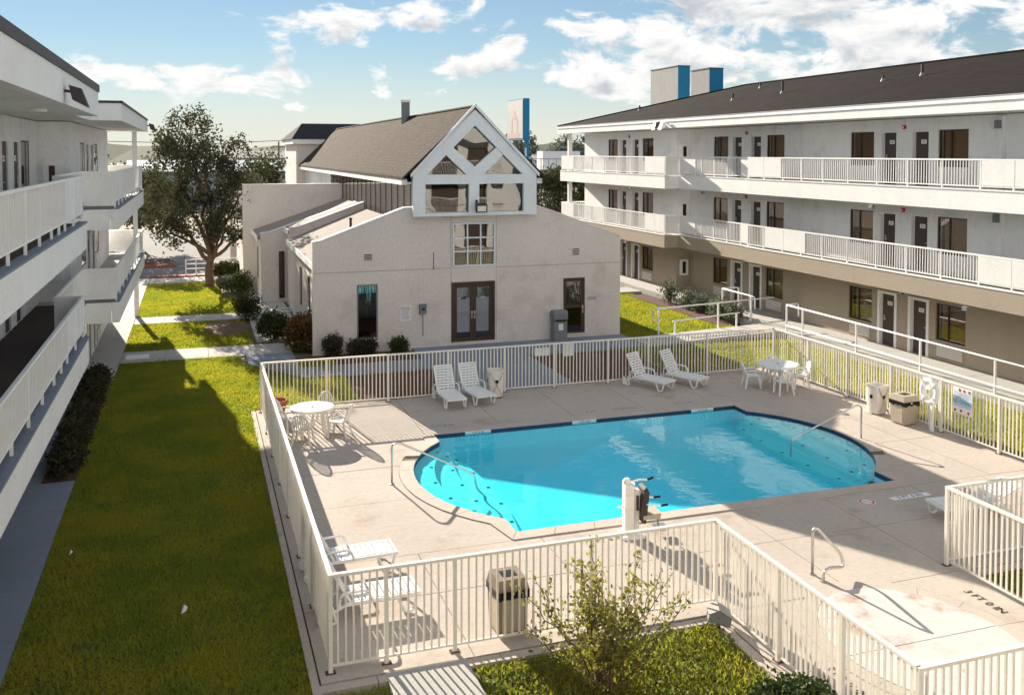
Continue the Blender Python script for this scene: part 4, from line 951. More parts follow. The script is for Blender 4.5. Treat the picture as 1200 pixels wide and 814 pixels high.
# rear block with a cross roof
w = cmb(); w.box(6.75, 16, HY1 + .02, 76, 0, 7.75); w.build('wall', 'club_stucco', cl)
w = cmb(); w.box(6.5, 16.2, HY1 - .26, HY1 - .06, 7.62, 7.95); w.box(6.5, 6.7, HY1 - .058, 76.2, 7.62, 7.95); w.build('eave_board', 'white_trim', cl)
w = cmb(); vs = [(6.4, HY1 - .32, 7.955), (16.2, HY1 - .32, 7.955), (16.2, 69.9, 9.12), (7.4, 69.9, 9.12)]; w.add(vs, [(0, 1, 2, 3)]); w.add([(6.4, 76.3, 7.955), (16.2, 76.3, 7.955), (16.2, 69.9, 9.12), (7.4, 69.9, 9.12)], [(3, 2, 1, 0)]); w.add([(6.4, HY1 - .32, 7.955), (7.4, 69.9, 9.12), (6.4, 76.3, 7.955)], [(0, 1, 2)])
me = w.mesh('roof', 'roof_black'); uvmesh(me, lambda c: (c.x, math.hypot(c.y, c.z))); put('roof', me, cl)
# ------ side bays stepping back on the left, each behind a sloping parapet
def parapet(xl, xr, y, pts, th, nm='parapet_wall', m='club_stucco'):
    w = cmb()
    for (a, za), (b, zb) in zip(pts[:-1], pts[1:]):
        w.hexa([(a, y, -.1), (b, y, -.1), (b, y + th, -.1), (a, y + th, -.1)], [(a, y, za), (b, y, zb), (b, y + th, zb), (a, y + th, za)])
    o = w.build(nm, m, cl); w = cmb()
    for (a, za), (b, zb) in zip(pts[:-1], pts[1:]):
        w.hexa([(a - .02, y - .02, za + .002), (b, y - .02, zb + .002), (b, y + th + .02, zb + .002), (a - .02, y + th + .02, za + .002)], [(a - .02, y - .02, za + .04), (b, y - .02, zb + .04), (b, y + th + .02, zb + .04), (a - .02, y + th + .02, za + .04)])
    w.build('parapet_cap', 'white_trim', o); return o
parapet(4.02, HX0, 43.2, [(4.02, 3.62), (4.35, 3.64), (HX0 - .01, 4.72)], .3)
parapet(2.90, HX0, 45.6, [(2.90, 3.20), (3.33, 3.25), (HX0 - .011, 4.62)], .3)
parapet(2.30, HX0, 50.0, [(2.30, 5.36), (HX0 - .012, 5.34)], .35)
parapet(2.0, HX0, 60.0, [(2.0, 4.6), (HX0 - .013, 4.6)], .35)
for (ya, yb, xa, za, zb) in ((FY + .26, 43.19, 4.0, 3.1, 4.45), (43.51, 45.59, 4.1, 3.5, 4.66), (45.91, 49.99, 2.88, 3.05, 4.60), (50.36, 59.9, 2.3, 3.0, 4.3)):
    w = cmb(); w.hexa([(xa - .12, ya, za - .16), (HX0 - .005, ya, zb - .16), (HX0 - .005, yb, zb - .16), (xa - .12, yb, za - .16)], [(xa - .12, ya, za), (HX0 - .005, ya, zb), (HX0 - .005, yb, zb), (xa - .12, yb, za)]); w.build('bay_roof', 'gravel_roof', cl)
    w = cmb(); w.box(xa + .02, xa + .22, ya + .001, yb - .001, -.1, za - .17); wo = w.build('side_wall', 'club_stucco', cl)
    w = cmb(); w.box(xa - .16, xa - .122, ya, yb, za - .2, za + .03); w.build('gutter', 'white_trim', cl)
for y, x in ((35.6, 4.02), (38.4, 4.02), (47.5, 2.90)):
    w = cmb(); w.box(x - .03, x + .015, y, y + .5, .9, 2.4); fo = w.build('window', 'bronze', cl); w = cmb(); w.box(x - .036, x - .031, y + .05, y + .45, .95, 2.35); w.build('pane', 'glass_dark', fo)
w = cmb(); w.box(3.72, 3.98, 45.55, 45.598, .15, 2.35); fo = w.build('window', 'bronze', cl); w = cmb(); w.box(3.76, 3.94, 45.544, 45.549, .2, 2.3); w.build('pane', 'glass_dark', fo)
w = cmb(); w.box(4.05, 11.8, 33.3, 59, -.08, .0); w.build('floor', 'concrete', cl)
w = cmb(); w.lathe([(.05, -.1), (.05, .40), (.07, .42), (.07, .47)], (5.85, 37.5, 3.95), 10); w.build('roof_vent', 'dark_metal', cl)
# right hand bay roof and side wall (mirrors the left)
w = cmb(); w.hexa([(HX1 + .005, FY + .26, 4.3), (15.55, FY + .26, 3.2), (15.55, 58, 3.2), (HX1 + .005, 58, 4.3)], [(HX1 + .005, FY + .26, 4.45), (15.55, FY + .26, 3.35), (15.55, 58, 3.35), (HX1 + .005, 58, 4.45)]); w.build('bay_roof', 'gravel_roof', cl)
w = cmb(); w.box(15.25, 15.49, FY + .26, 58, -.1, 3.19); w.build('side_wall', 'club_stucco', cl)
parapet(HX1, 15.5, 58.0, [(HX1 + .01, 4.9), (15.5, 3.8)], .3)

# ================================================================== POOL FENCES
picket_me = MB().box(-.0135, .0135, -.012, .012, .10, 1.31).mesh('picket', 'fence_cream')
post_me = MB().box(-.029, .029, -.029, .029, 0, 1.335).mesh('post', 'fence_cream')
foot_me = MB().box(-.07, .07, -.05, .05, 0, .012).mesh('base_plate', 'mulch')
def fence(label, p0, p1, posts, first=True, last=True, pitch=.108):
    p0 = Vector((*p0, 0)); p1 = Vector((*p1, 0)); d = p1 - p0; ln = d.length
    r = thing('picket_fence', label, 'fence', p0, math.atan2(d.y, d.x), 'cream metal picket fences round the pool deck')
    put('top_rail', MB().box(-.03, ln + .03, -.032, .032, 1.312, 1.352).mesh('top_rail', 'fence_cream'), r)
    put('bottom_rail', MB().box(.03, ln - .03, -.016, .016, .085, .115).mesh('bottom_rail', 'fence_cream'), r)
    ps = ([0.0] if first else []) + list(posts) + ([ln] if last else [])
    for x in ps:
        q = put('post', post_me, r, (x, 0, 0)); put('base_plate', foot_me, q)
    for x in np.arange(.10, ln - .05, pitch):
        if min(abs(x - p) for p in ps) > .06: put('picket', picket_me, r, (x, 0, 0), rot=(random.uniform(-.006, .006), random.uniform(-.006, .006), 0))
    return r
fence('cream picket fence along the near edge of the pool deck behind the leafy bush', (1.66, 12.60), (7.57, 12.62), [.76, 1.73, 3.81])
fence('long cream picket fence between the pool deck and the left lawn', (1.66, 12.67), (1.64, 26.02), [1.9, 3.8, 5.7, 7.6, 9.5, 11.4], False, False)
fence('cream picket fence along the back of the pool deck facing the clubhouse', (1.63, 26.08), (17.66, 25.98), [1.75, 3.46, 5.2, 6.9, 8.45, 10.2, 11.55, 13.6], True, False)
fence('cream picket fence on the right of the pool deck behind the life ring', (17.66, 25.98), (17.68, 12.68), [1.8, 3.6, 5.4, 7.2, 9.0, 10.8, 12.2])
fence('cream picket fence running towards the viewer left of the round pale slab', (7.57, 12.55), (7.50, 8.26), [1.62, 3.0], False, False)
fence('near cream picket fence closing the round pale slab at the lower right corner', (7.50, 8.22), (12.04, 8.22), [1.5, 3.0], True, True, .112)
fence('cream picket fence on the right of the round pale slab', (12.04, 12.55), (12.04, 8.28), [1.9], False, False)
fence('cream picket fence with a white lounger behind it at the right edge', (12.04, 12.62), (17.62, 12.60), [1.9, 3.8], True, False)

# ================================================================== FURNITURE ON THE DECK
# --- loungers
def make_lounger(back=60, m='resin'):
    """local x: foot end at +x, head at -x; hinge at x=-.1"""
    r = thing('sun_lounger', '', 'lounger')
    f = MB(); W2 = .31
    for s in (-1, 1): f.bar((-.25, s * W2, .33), (1.05, s * W2, .33), .045, .06)
    f.bar((1.05, -W2 - .02, .33), (1.05, W2 + .02, .33), .05, .06); f.bar((-.22, -W2, .33), (-.22, W2, .33), .04, .05)
    f.build('seat_frame', m, r)
    sl = MB().box(-.045, .045, -.285, .285, .345, .368).mesh('slat', m)
    for i in range(10): put('slat', sl, r, (-.06 + i * .112, 0, 0))
    a = R(back); bk = D.objects.new('backrest', None); 
    b = MB()
    for s in (-1, 1): b.bar((0, s * .29, 0), (.80, s * .29, 0), .05, .04)
    b.bar((.80, -.31, 0), (.80, .31, 0), .06, .045); b.bar((0, -.29, 0), (0, .29, 0), .05, .04)
    bo = b.build('backrest', m, r); bo.location = (-.16, 0, .36); bo.rotation_euler = (0, -(PI - a), 0)
    bs = MB().box(-.032, .032, -.27, .27, -.012, .012).mesh('slat', m)
    for i in range(8): put('slat', bs, bo, (.09 + i * .09, 0, 0))
    for x in (.92, -.42):
        for s in (-1, 1):
            l = MB(); l.tube(bez([(x + (.10 if x > 0 else -.06), s * W2, .33), (x + .02, s * W2, .03), (x - .12, s * W2, .03), (x - .24, s * W2, .31)]), .026, 6); l.build('leg', m, r)
    for s in (-1, 1):
        l = MB(); l.tube(bez([(-.36, s * (W2 + .03), .30), (-.34, s * (W2 + .05), .55), (.14, s * (W2 + .05), .55), (.22, s * (W2 + .03), .34)]), .024, 7); l.build('armrest', m, r)
        w = MB(); w.lathe([(.10, -.02), (.115, 0), (.10, .02)], (0, 0, 0), 14); q = w.build('wheel', m, r); q.location = (-.62, s * .30, .115); q.rotation_euler = (PI / 2, 0, 0)
    l = MB(); l.bar((-.25, -.29, .31), (-.66, -.29, .13), .04); l.bar((-.25, .29, .31), (-.66, .29, .13), .04); l.bar((-.64, -.3, .13), (-.64, .3, .13), .03); l.build('head_support', m, r)
    return r
LG = 'white slatted resin sun loungers'
l0 = make_lounger(62)
for i, (x, y, rz, lab) in enumerate(((6.66, 25.5, -88, 'left white slatted lounger of the pair by the back fence beside the white linen bin'),
        (7.44, 25.6, -82, 'white slatted lounger right beside the white linen bin at the back fence'),
        (12.72, 25.35, -62, 'left white slatted lounger of the pair at the back fence near the square table'),
        (13.86, 25.4, -62, 'white slatted lounger at the back fence nearest the square table'),
        (2.22, 15.65, 3, 'white slatted lounger by the left fence, farther of the two in the near corner'),
        (2.26, 14.15, 2, 'white slatted lounger in the near left corner of the deck, its slatted shadow in front'),
        (14.25, 14.2, 175, 'white slatted lounger lying half hidden behind the picket fence at the right edge'))):
    o = l0 if i == 0 else (make_lounger(24) if i == 6 else copy_tree(l0)); o.location = (x, y, 0); o.rotation_euler.z = R(rz); o['label'] = lab; o['category'] = 'lounger'; o['group'] = LG; o.scale = (.87,) * 3
# --- resin chairs and tables
def make_chair(m):
    r = thing('garden_chair', '', 'chair'); s = MB(); s.box(-.21, .21, -.22, .20, .405, .43); s.box(-.22, .22, -.245, -.221, .38, .425); s.build('seat', m, r)
    b = MB(); arc = [(.235 * math.cos(t), .205, .43 + .44 * math.sin(t) ** .8) for t in np.linspace(PI, 0, 11)]
    arc = [(x, y + .16 * (z - .43) / .44, z) for x, y, z in arc]; b.tube(arc, .022, 6); bo = b.build('backrest', m, r)
    sl = []
    for i in range(-3, 4):
        t = MB(); x = i * .057; zt = .43 + .44 * math.sqrt(max(0, 1 - (x / .235) ** 2)) ** .8; t.hexa([(x - .018, .20, .43), (x + .018, .20, .43), (x + .018, .212, .43), (x - .018, .212, .43)], [(x - .014, .20 + .16 * (zt - .43) / .44, zt), (x + .014, .20 + .16 * (zt - .43) / .44, zt), (x + .014, .212 + .16 * (zt - .43) / .44, zt), (x - .014, .212 + .16 * (zt - .43) / .44, zt)])
        t.build('slat', m, bo)
    for sx in (-1, 1):
        for sy in (-1, 1):
            l = MB(); l.bar((sx * .19, sy * .19, .41), (sx * .25, sy * .25 + (.03 if sy > 0 else 0), 0), .045, .05); l.build('leg', m, r)
        a = MB(); a.tube(bez([(sx * .24, .22, .60), (sx * .27, -.20, .62), (sx * .235, -.22, .40)]), .022, 6); a.build('armrest', m, r)
    return r
def make_table(m, rad, n, lab, loc, slatted):
    t = thing('garden_table', lab, 'table', loc)
    a0 = PI / n
    if slatted:
        k = 11; wd = 2 * rad / k
        for i in range(k):
            x0 = -rad + i * wd + .006; x1 = x0 + wd - .012
            def yy(x): return math.sqrt(max(.001, rad * rad - x * x)) * .985
            w = MB(); w.prism([(x0, -yy(x0)), (x1, -yy(x1)), (x1, yy(x1)), (x0, yy(x0))], .018, 'z', .70); o = w.build('slat', m, t); o.rotation_euler.z = R(28)
    else:
        w = MB(); w.prism([(rad * math.cos(a0 + 2 * PI * i / n), rad * math.sin(a0 + 2 * PI * i / n)) for i in range(n)], .02, 'z', .70); w.build('tabletop', m, t)
    w = MB(); w.lathe([(rad - .02, .66), (rad + .012, .66), (rad + .014, .715), (rad + .001, .722), (rad - .02, .70)], n=n if n > 8 else n, cap=False); o = w.build('rim', m, t); o.rotation_euler.z = a0 if n < 9 else 0
    w = MB(); w.lathe([(.03, 0), (.03, .012)], (0, 0, .722), 10); w.build('parasol_hole', 'grey_metal', t)
    for i in range(4):
        a = PI / 4 + i * PI / 2; w = MB(); w.bar((math.cos(a) * rad * .62, math.sin(a) * rad * .62, .70), (math.cos(a) * rad * .80, math.sin(a) * rad * .80, 0), .06, .06); w.build('leg', m, t)
    return t
make_table('resin_warm', .52, 36, 'round white slatted garden table in the sun by the left fence', (2.70, 23.55, 0), True)
make_table('resin', .62, 8, 'white eight sided garden table in the shade at the far right corner of the deck', (16.42, 23.95, 0), False)
c0 = make_chair('resin_warm')
for i, (x, y, rz, lab) in enumerate(((2.08, 24.1, 52, 'white garden chair left of the sunny round table, next to the flower pot'), (2.40, 22.92, 160, 'white garden chair at the near side of the sunny round table'),
                                     (3.32, 23.3, -118, 'white garden chair on the right of the sunny round table'), (3.05, 24.4, -25, 'white garden chair behind the sunny round table, mostly hidden by its top'))):
    o = c0 if i == 0 else copy_tree(c0); o.location = (x, y, 0); o.rotation_euler.z = R(rz); o['label'] = lab; o['group'] = 'chairs around the sunny round table'; o.scale = (.9,) * 3
c1 = make_chair('resin')
for i, (x, y, rz, lab) in enumerate(((15.72, 24.25, 75, 'white garden chair at the left side of the shaded table'), (16.15, 23.25, 168, 'white garden chair at the near side of the shaded table'),
                                     (17.05, 23.75, -105, 'white garden chair at the right side of the shaded table by the fence'), (16.8, 24.65, -18, 'white garden chair behind the shaded table in the fence corner'))):
    o = c1 if i == 0 else copy_tree(c1); o.location = (x, y, 0); o.rotation_euler.z = R(rz); o['label'] = lab; o['group'] = 'chairs around the shaded table'; o.scale = (.88,) * 3
# --- litter bins
def litter_bin(lab, loc, rz, w2, h, m, panel):
    r = thing('litter_bin', lab, 'trash can', loc, rz)
    b = MB(); e = .92; b.hexa([(-w2 * e, -w2 * e, .02), (w2 * e, -w2 * e, .02), (w2 * e, w2 * e, .02), (-w2 * e, w2 * e, .02)], [(-w2, -w2, h * .74), (w2, -w2, h * .74), (w2, w2, h * .74), (-w2, w2, h * .74)]); bo = b.build('body', m, r)
    for i in range(4):
        p = MB(); p.box(-w2 * .72, w2 * .72, -w2 * .99, -w2 * .95, .06, h * .66); q = p.build('side_panel', panel, bo); q.rotation_euler.z = i * PI / 2
    c = MB(); c.hexa([(-w2 * 1.05, -w2 * 1.05, h * .74), (w2 * 1.05, -w2 * 1.05, h * .74), (w2 * 1.05, w2 * 1.05, h * .74), (-w2 * 1.05, w2 * 1.05, h * .74)], [(-w2 * 1.03, -w2 * 1.03, h * .80), (w2 * 1.03, -w2 * 1.03, h * .80), (w2 * 1.03, w2 * 1.03, h * .80), (-w2 * 1.03, w2 * 1.03, h * .80)])
    # crumpled bag edge hanging under the lid
    pts = []
    for i in range(40):
        t = i / 40 * 4; s_ = int(t); u = (t - s_) * 2 - 1
        x, y = ((u, -1), (1, u), (-u, 1), (-1, -u))[s_]; pts.append((x * w2 * 1.07, y * w2 * 1.07))
    vs = [(x, y, h * .81) for x, y in pts] + [(x, y, h * .70 - .05 * random.random()) for x, y in pts]
    c.add(vs, [(i, 40 + i, 40 + (i + 1) % 40, (i + 1) % 40) for i in range(40)]); c.build('bin_bag', 'bag_black', r)
    l = MB(); l.hexa([(-w2 * 1.06, -w2 * 1.06, h * .80), (w2 * 1.06, -w2 * 1.06, h * .80), (w2 * 1.06, w2 * 1.06, h * .80), (-w2 * 1.06, w2 * 1.06, h * .80)], [(-w2 * .9, -w2 * .9, h), (w2 * .9, -w2 * .9, h), (w2 * .9, w2 * .9, h), (-w2 * .9, w2 * .9, h)]); lo = l.build('lid', m, r)
    l = MB(); l.box(-w2 * .48, w2 * .48, -w2 * .40, w2 * .40, h + .001, h + .008); l.build('opening', 'bag_black', lo)
    l = MB(); l.box(-w2 * .15, w2 * .05, -w2 * 1.085, -w2 * 1.075, h * .74, h * .78); l.build('bag_fold', 'sign_white', lo)
    return r
litter_bin('brown litter bin with beige lid behind the front fence beside the leafy bush', (4.30, 12.98, 0), R(2), .235, .82, 'bin_brown', 'bin_beige')
litter_bin('beige litter bin with black bag on the sunny deck beside the life ring', (17.36, 19.72, 0), R(4), .245, .76, 'bin_beige', 'bin_beige')
def linen_bin(lab, loc, rz):
    r = thing('linen_bin', lab, 'hamper', loc, rz); w2 = .27; h = 1.0; b = MB(); r.scale = (.80, .80, .78)
    n = 16; pr = []
    for z, k in ((.05, .86), (.3, .93), (.6, 1.0), (.9, .98), (h, 1.02)):
        pr.append([(w2 * k * math.copysign(abs(math.cos(a)) ** .35, math.cos(a)), w2 * k * math.copysign(abs(math.sin(a)) ** .35, math.sin(a)), z + .015 * math.sin(a * 5)) for a in np.linspace(0, 2 * PI, n, endpoint=False)])
    b.add([v for q in pr for v in q], [(i * n + j, i * n + (j + 1) % n, (i + 1) * n + (j + 1) % n, (i + 1) * n + j) for i in range(4) for j in range(n)]); b.add(pr[3], [tuple(range(n))]); b.build('bag', 'linen', r, True)
    for sy in (-1, 1):
        f = MB(); f.tube([(-.25, sy * .285, 0), (.25, sy * .285, .97)], .012, 6); f.tube([(.25, sy * .285, 0), (-.25, sy * .285, .97)], .012, 6); f.build('frame', 'resin_warm' if sy > 0 else 'bin_beige', r)
    f = MB(); 
    for a, c in (((-.27, -.28), (.27, -.28)), ((.27, -.28), (.27, .28)), ((.27, .28), (-.27, .28)), ((-.27, .28), (-.27, -.28))): f.bar((*a, 1.0), (*c, 1.0), .022)
    f.build('rim', 'resin_warm', r)
    for a in (-PI / 2, PI):
        l = MB(); l.box(-.055, .055, -.004, .0, .56, .68); q = l.build('tag', 'ink', r); q.location = (.0 + math.cos(a) * .285, math.sin(a) * .285, 0); q.rotation_euler.z = a + PI / 2
    return r
linen_bin('white canvas linen bin in the shade by the back fence beside two loungers', (8.12, 25.62, 0), R(-8))
linen_bin('white canvas linen bin on crossed legs in the sun beside the beige litter bin', (17.32, 20.70, 0), R(10))
# --- terracotta pot
r = thing('flower_pot', 'empty terracotta flower pot in the far left corner of the deck', 'plant pot', (2.02, 25.45, 0))
MB().lathe([(.15, 0), (.23, .40)], n=22).build('pot', 'terracotta', r, True); MB().lathe([(.215, .38), (.255, .38), (.262, .47), (.22, .47), (.21, .40)], n=22, cap=False).build('rim', 'terracotta', r, True)
MB().lathe([(.20, .36), (.19, .385)], n=20).build('earth', 'soil', r)
# --- hand rails
def tube_thing(name, lab, cat, loc, pts, rad, m='metal', k=6):
    r = thing(name, lab, cat, loc); MB().tube(bez(pts, k), rad, 10).build('rail', m, r, True)
    z = pts[0]; MB().lathe([(.05, 0), (.05, .012), (.03, .02)], (z[0], z[1], 0), 14).build('base_plate', m, r)
    return r
tube_thing('hand_rail', 'steel hand rail leading down the left pool steps', 'hand rail', (3.88, 19.50, 0), [(0, 0, 0), (0, 0, .84), (.14, -.02, .88), (1.75, -.25, .10), (1.78, -.25, -.20), (2.02, -.45, -.44)], .022)
tube_thing('hand_rail', 'steel hand rail leading down the right pool steps', 'hand rail', (15.40, 18.95, 0), [(0, 0, 0), (0, 0, .80), (-.10, .03, .84), (-1.75, .35, .06), (-1.78, .35, -.4)], .022)
r = tube_thing('hand_rail', 'bent steel grab rail beside the round pale slab', 'hand rail', (9.66, 13.05, 0), [(0, 0, 0), (0, 0, .74), (.06, -.03, .79), (.50, -.10, .30), (.50, -.16, .12), (.14, -.26, .20), (.02, -.28, .16), (.0, -.28, 0)], .026, 'metal')
MB().lathe([(.05, 0), (.05, .012), (.03, .02)], (0, -.28, 0), 14).build('base_plate', 'metal', r)
# --- life ring on its post
r = thing('life_ring', 'white life ring on a white post by the right fence', 'life ring', (17.52, 18.92, 0)); r.scale = (.9, .82, .9)
w = MB(); nn, kk = 28, 10; vs = []
for i in range(nn):
    a = 2 * PI * i / nn
    for j in range(kk):
        b = 2 * PI * j / kk; rr = .30 + .085 * math.cos(b); vs.append((-.10 + .06 * math.sin(b), rr * math.sin(a), 1.13 + rr * math.cos(a)))
w.add(vs, [(i * kk + j, ((i + 1) % nn) * kk + j, ((i + 1) % nn) * kk + (j + 1) % kk, i * kk + (j + 1) % kk) for i in range(nn) for j in range(kk)]); ro = w.build('ring', 'resin', r, True)
for i in range(4):
    a = PI / 4 + i * PI / 2; w = MB(); w.box(-.17, -.03, -.03, .03, .205, .395); q = w.build('band', 'sign_white', ro); q.location = (0, 0, 1.13); q.rotation_euler.x = a
MB().box(-.03, .03, -.05, .05, 0, 1.42).build('post', 'rail_white', r)
w = MB(); w.tube([(-.10, .06, .84), (-.08, .10, .4), (-.05, .04, .05)], .010, 5); w.tube([(-.1, -.07, .84), (-.06, -.10, .55), (-.05, -.02, .3)], .010, 5); w.build('rope', 'linen', r)
sgn = thing('fence_sign', 'small white sign with a red symbol on the fence behind the life ring', 'sign', (17.64, 19.12, 1.12))
MB().box(-.012, 0, -.02, .26, -.14, .16).build('board', 'sign_white', sgn); q = MB().lathe([(.065, 0), (.065, .003)], n=18).build('symbol', 'red_paint', sgn); q.location = (-.013, .13, .04); q.rotation_euler = (0, -PI / 2, 0)
q = MB().box(-.017, -.0165, .10, .16, .0, .09).build('symbol', 'sign_white', sgn)
q = put('lettering', text_mesh('1', .09, 'ink', .001), sgn, (-.018, .13, .045), rot=(PI / 2, 0, -PI / 2))
sgn = thing('fence_sign', 'white and blue NO DIVING board with red symbols on the right fence', 'sign', (17.62, 18.03, .98))
MB().box(-.02, 0, -.30, .30, -.33, .31).build('board', 'sign_white', sgn)
q = put('lettering', text_mesh('NO DIVING', .125, 'blue_print', .001), sgn, (-.023, 0, -.04), rot=(PI / 2, 0, -PI / 2)); q.scale = (.9, 1.2, 1)
MB().box(-.0215, -.0205, -.27, .27, -.16, .21).build('band', mat('pale_blue', (.50, .62, .72), .6), sgn)
for y, z in ((.08, .25), (-.06, .25), (-.22, .25), (.22, -.26), (.03, -.25), (-.2, -.26)):
    q = MB().lathe([(.035, 0), (.035, .003)], n=14).build('symbol', 'red_paint', sgn); q.location = (-.0225, y, z); q.rotation_euler = (0, -PI / 2, 0)
for t in range(3): MB().box(-.0235, -.0225, -.2, .2 - .06 * t, .05 + t * .05, .07 + t * .05).build('print_line', 'grey_print', sgn)
for x, lab, z0, z1, w_ in ((9.72, 'small white notice board hanging on the back fence, wider of the two', .98, 1.22, .24), (10.55, 'small white notice board hanging on the back fence, taller of the two', .92, 1.31, .16)):
    tag(MB((x, 26.09, 1.1)).box(x - w_, x + w_, 26.07, 26.085, z0, z1).build('fence_sign', 'sign_white'), lab, 'sign', 'notices on the back fence')
# --- pool lift
r = thing('pool_lift', 'beige pool lift with a folded grey seat at the near edge of the pool', 'pool lift', (7.50, 15.45, 0), R(-8)); r.scale = (.84, .84, .98)
MB().box(-.25, .25, -.22, .22, 0, .05).build('base', 'rail_white', r)
w = MB(); w.prism([(-.17, -.11), (.02, -.15), (.06, -.08), (.06, .10), (-.17, .12)], .95, 'z', .05); mast = w.build('mast', 'resin_warm', r)
w = MB(); w.box(-.16, .0, -.155, -.12, .12, .80); w.build('mast_cover', 'fence_cream', mast); MB().lathe([(.09, 0), (.09, .05), (.05, .09)], (-.10, 0, 1.0), 14).build('mast_cap', 'sign_white', mast)
w = MB(); w.box(.065, .16, -.08, .08, .10, .88); w.build('battery_box', 'linen', r)
w = MB(); w.box(.085, .14, -.10, -.081, .5, .78); w.build('control_panel', 'dark_metal', r)
w = MB(); w.hexa([(.20, -.24, .36), (.58, -.24, .36), (.58, .2, .36), (.20, .2, .36)], [(.20, -.24, .43), (.60, -.24, .47), (.60, .2, .47), (.20, .2, .43)]); w.build('seat', 'bin_beige', r)
w = MB(); w.prism([(.18, .30), (.26, .28), (.34, .85), (.30, .93), (.22, .90), (.15, .50)], .42, 'y', -.23); w.build('backrest', 'dark_metal', r)
for y in (-.27, .22):
    w = MB(); w.tube(bez([(.26, y, .66), (.58, y, .62), (.66, y, .62)]), .016, 7); w.build('armrest', 'rail_white', r); MB().tube([(.58, y, .62), (.74, y, .63)], .022, 7).build('grip', 'bag_black', r)
w = MB(); w.box(.52, .80, -.2, .16, .12, .15); w.bar((.58, 0, .36), (.62, 0, .14), .03); w.build('footrest', 'grey_metal', r)
w = MB(); w.tube([(-.05, .06, .98), (.22, .10, 1.02), (.40, .12, 1.0)], .018, 7); w.build('lift_arm', 'rail_white', r); MB().tube([(.40, .12, 1.0), (.54, .13, 1.03)], .024, 7).build('grip', 'bag_black', r)
w = MB(); w.tube([(-.17, 0, .55), (-.30, 0, .56)], .02, 7); w.build('lift_arm', 'rail_white', r)
# --- things by the clubhouse
r = thing('litter_bin', 'grey metal litter bin with sloping hood beside the glazed side door', 'trash can', (12.86, 32.72, 0))
w = MB(); w.box(-.25, .25, -.22, .22, 0, .78); w.build('body', 'grey_metal', r); w = MB(); w.prism([(-.24, .80), (.24, .80), (.24, 1.02), (.10, 1.12), (-.20, 1.12), (-.24, 1.0)], .54, 'x', -.27); w.build('hood', 'grey_metal', r)
w = MB(); w.box(-.09, .09, -.226, -.221, .40, .64); w.build('sticker', 'sign_white', r); w = MB(); w.box(-.22, .22, -.224, -.221, .72, .78); w.build('opening', 'bag_black', r)
# coiled hose / basin lying in the side yard and a small bed light by the front planting
r = thing('hose_coil', 'white coiled hose lying on the paving in the clubhouse side yard', 'hose', (3.75, 42.6, 0))
w = MB(); w.tube([((.42 + .01 * math.sin(i)) * math.cos(i * .4), .42 * math.sin(i * .4), .04 + .012 * (i // 16)) for i in range(48)], .03, 6); w.build('hose', 'sign_white', r)
r = thing('garden_light', 'small grey flood light box on the ground at the fence corner', 'lamp', (7.26, 12.02, 0), R(-24))
w = MB(); w.prism([(-.16, .14), (.16, .06), (.18, .20), (0, .30), (-.14, .24)], .28, 'y', -.14); w.build('housing', 'grey_metal', r); MB().box(-.03, .03, -.03, .03, -.05, .14).build('stake', 'dark_metal', r)
w = MB(); w.hexa([(-.15, -.15, .245), (.0, -.15, .308), (.0, .15, .308), (-.15, .15, .245)], [(-.155, -.15, .255), (.0, -.15, .32), (.0, .15, .32), (-.155, .15, .255)]); w.add([(.0, -.15, .318), (.19, -.15, .20), (.19, .15, .20), (.0, .15, .318)], [(0, 1, 2, 3)]); w.build('cover', 'stone', r)
for x, y, s_, lab in ((-.23, 15.05, .09, 'larger crumpled scrap of white paper on the shaded lawn'), (-2.13, 17.85, .05, 'small white scrap of paper on the lawn close to the walkway')):
    w = MB((x, y, 0)); w.add([(x - s_ * .5, y - s_, .0), (x + s_ * .4, y - s_ * .7, .03), (x + s_ * .6, y + s_, .02), (x - s_ * .1, y + s_ * 1.4, .05), (x, y, .07)], [(0, 1, 4), (1, 2, 4), (2, 3, 4), (3, 0, 4)]); tag(w.build('paper_scrap', 'white_paper'), lab, 'litter')
w = MB((-1.8, 34.6, 0)); w.box(-2.3, -1.55, 34.25, 34.75, .0, .05); tag(w.build('access_cover', 'sign_white'), 'pale flat access cover at the left end of the cross path', 'cover')

# ================================================================== RAMP AND GALLERY HAND RAILS
def pipe_rail(lab, pts, posts, hts, rad=.028, base=0.0):
    """pts: list of polyline (world) for each horizontal; posts: (x,y,z0,z1)"""
    r = thing('pipe_rail', lab, 'hand rail', (posts[0][0], posts[0][1], base), 0, 'white pipe hand rails on the ramp and walkway'); o = r.location
    for i, p in enumerate(pts): MB(o).tube(bez(p, 4), rad, 8).build('rail', 'rail_white', r, True)
    for (x, y, a, b) in posts: MB(o).bar((x, y, a), (x, y, b), rad * 2).build('post', 'rail_white', r)
    return r
pipe_rail('white pipe hand rail along the ramp from the clubhouse, with a looped end', [[(16.85, 32.40, .55), (16.60, 32.40, .55), (16.60, 32.42, 1.0), (17.2, 32.40, 1.02), (22.0, 32.4, 1.20)], [(17.4, 32.30, .50), (20.4, 32.34, .68)]],
          [(16.85, 32.4, 0, 1.0), (19.46, 32.4, .1, 1.10), (17.5, 32.3, 0, .5), (20.25, 32.34, .1, .68)], None)
pipe_rail('white pipe hand rail round the rose bed end of the walkway', [[(21.35, 35.2, 1.2), (21.32, 32.9, 1.2), (21.35, 32.75, 1.18), (21.36, 32.75, .70)], [(21.35, 35.2, .45), (21.33, 32.9, .45)], [(21.35, 35.2, 1.2), (22.2, 35.3, 1.2), (22.2, 35.3, .75)]],
          [(21.35, 35.2, .2, 1.2), (21.33, 33.0, .2, 1.2), (22.2, 35.3, .2, 1.2)], None, base=.2)
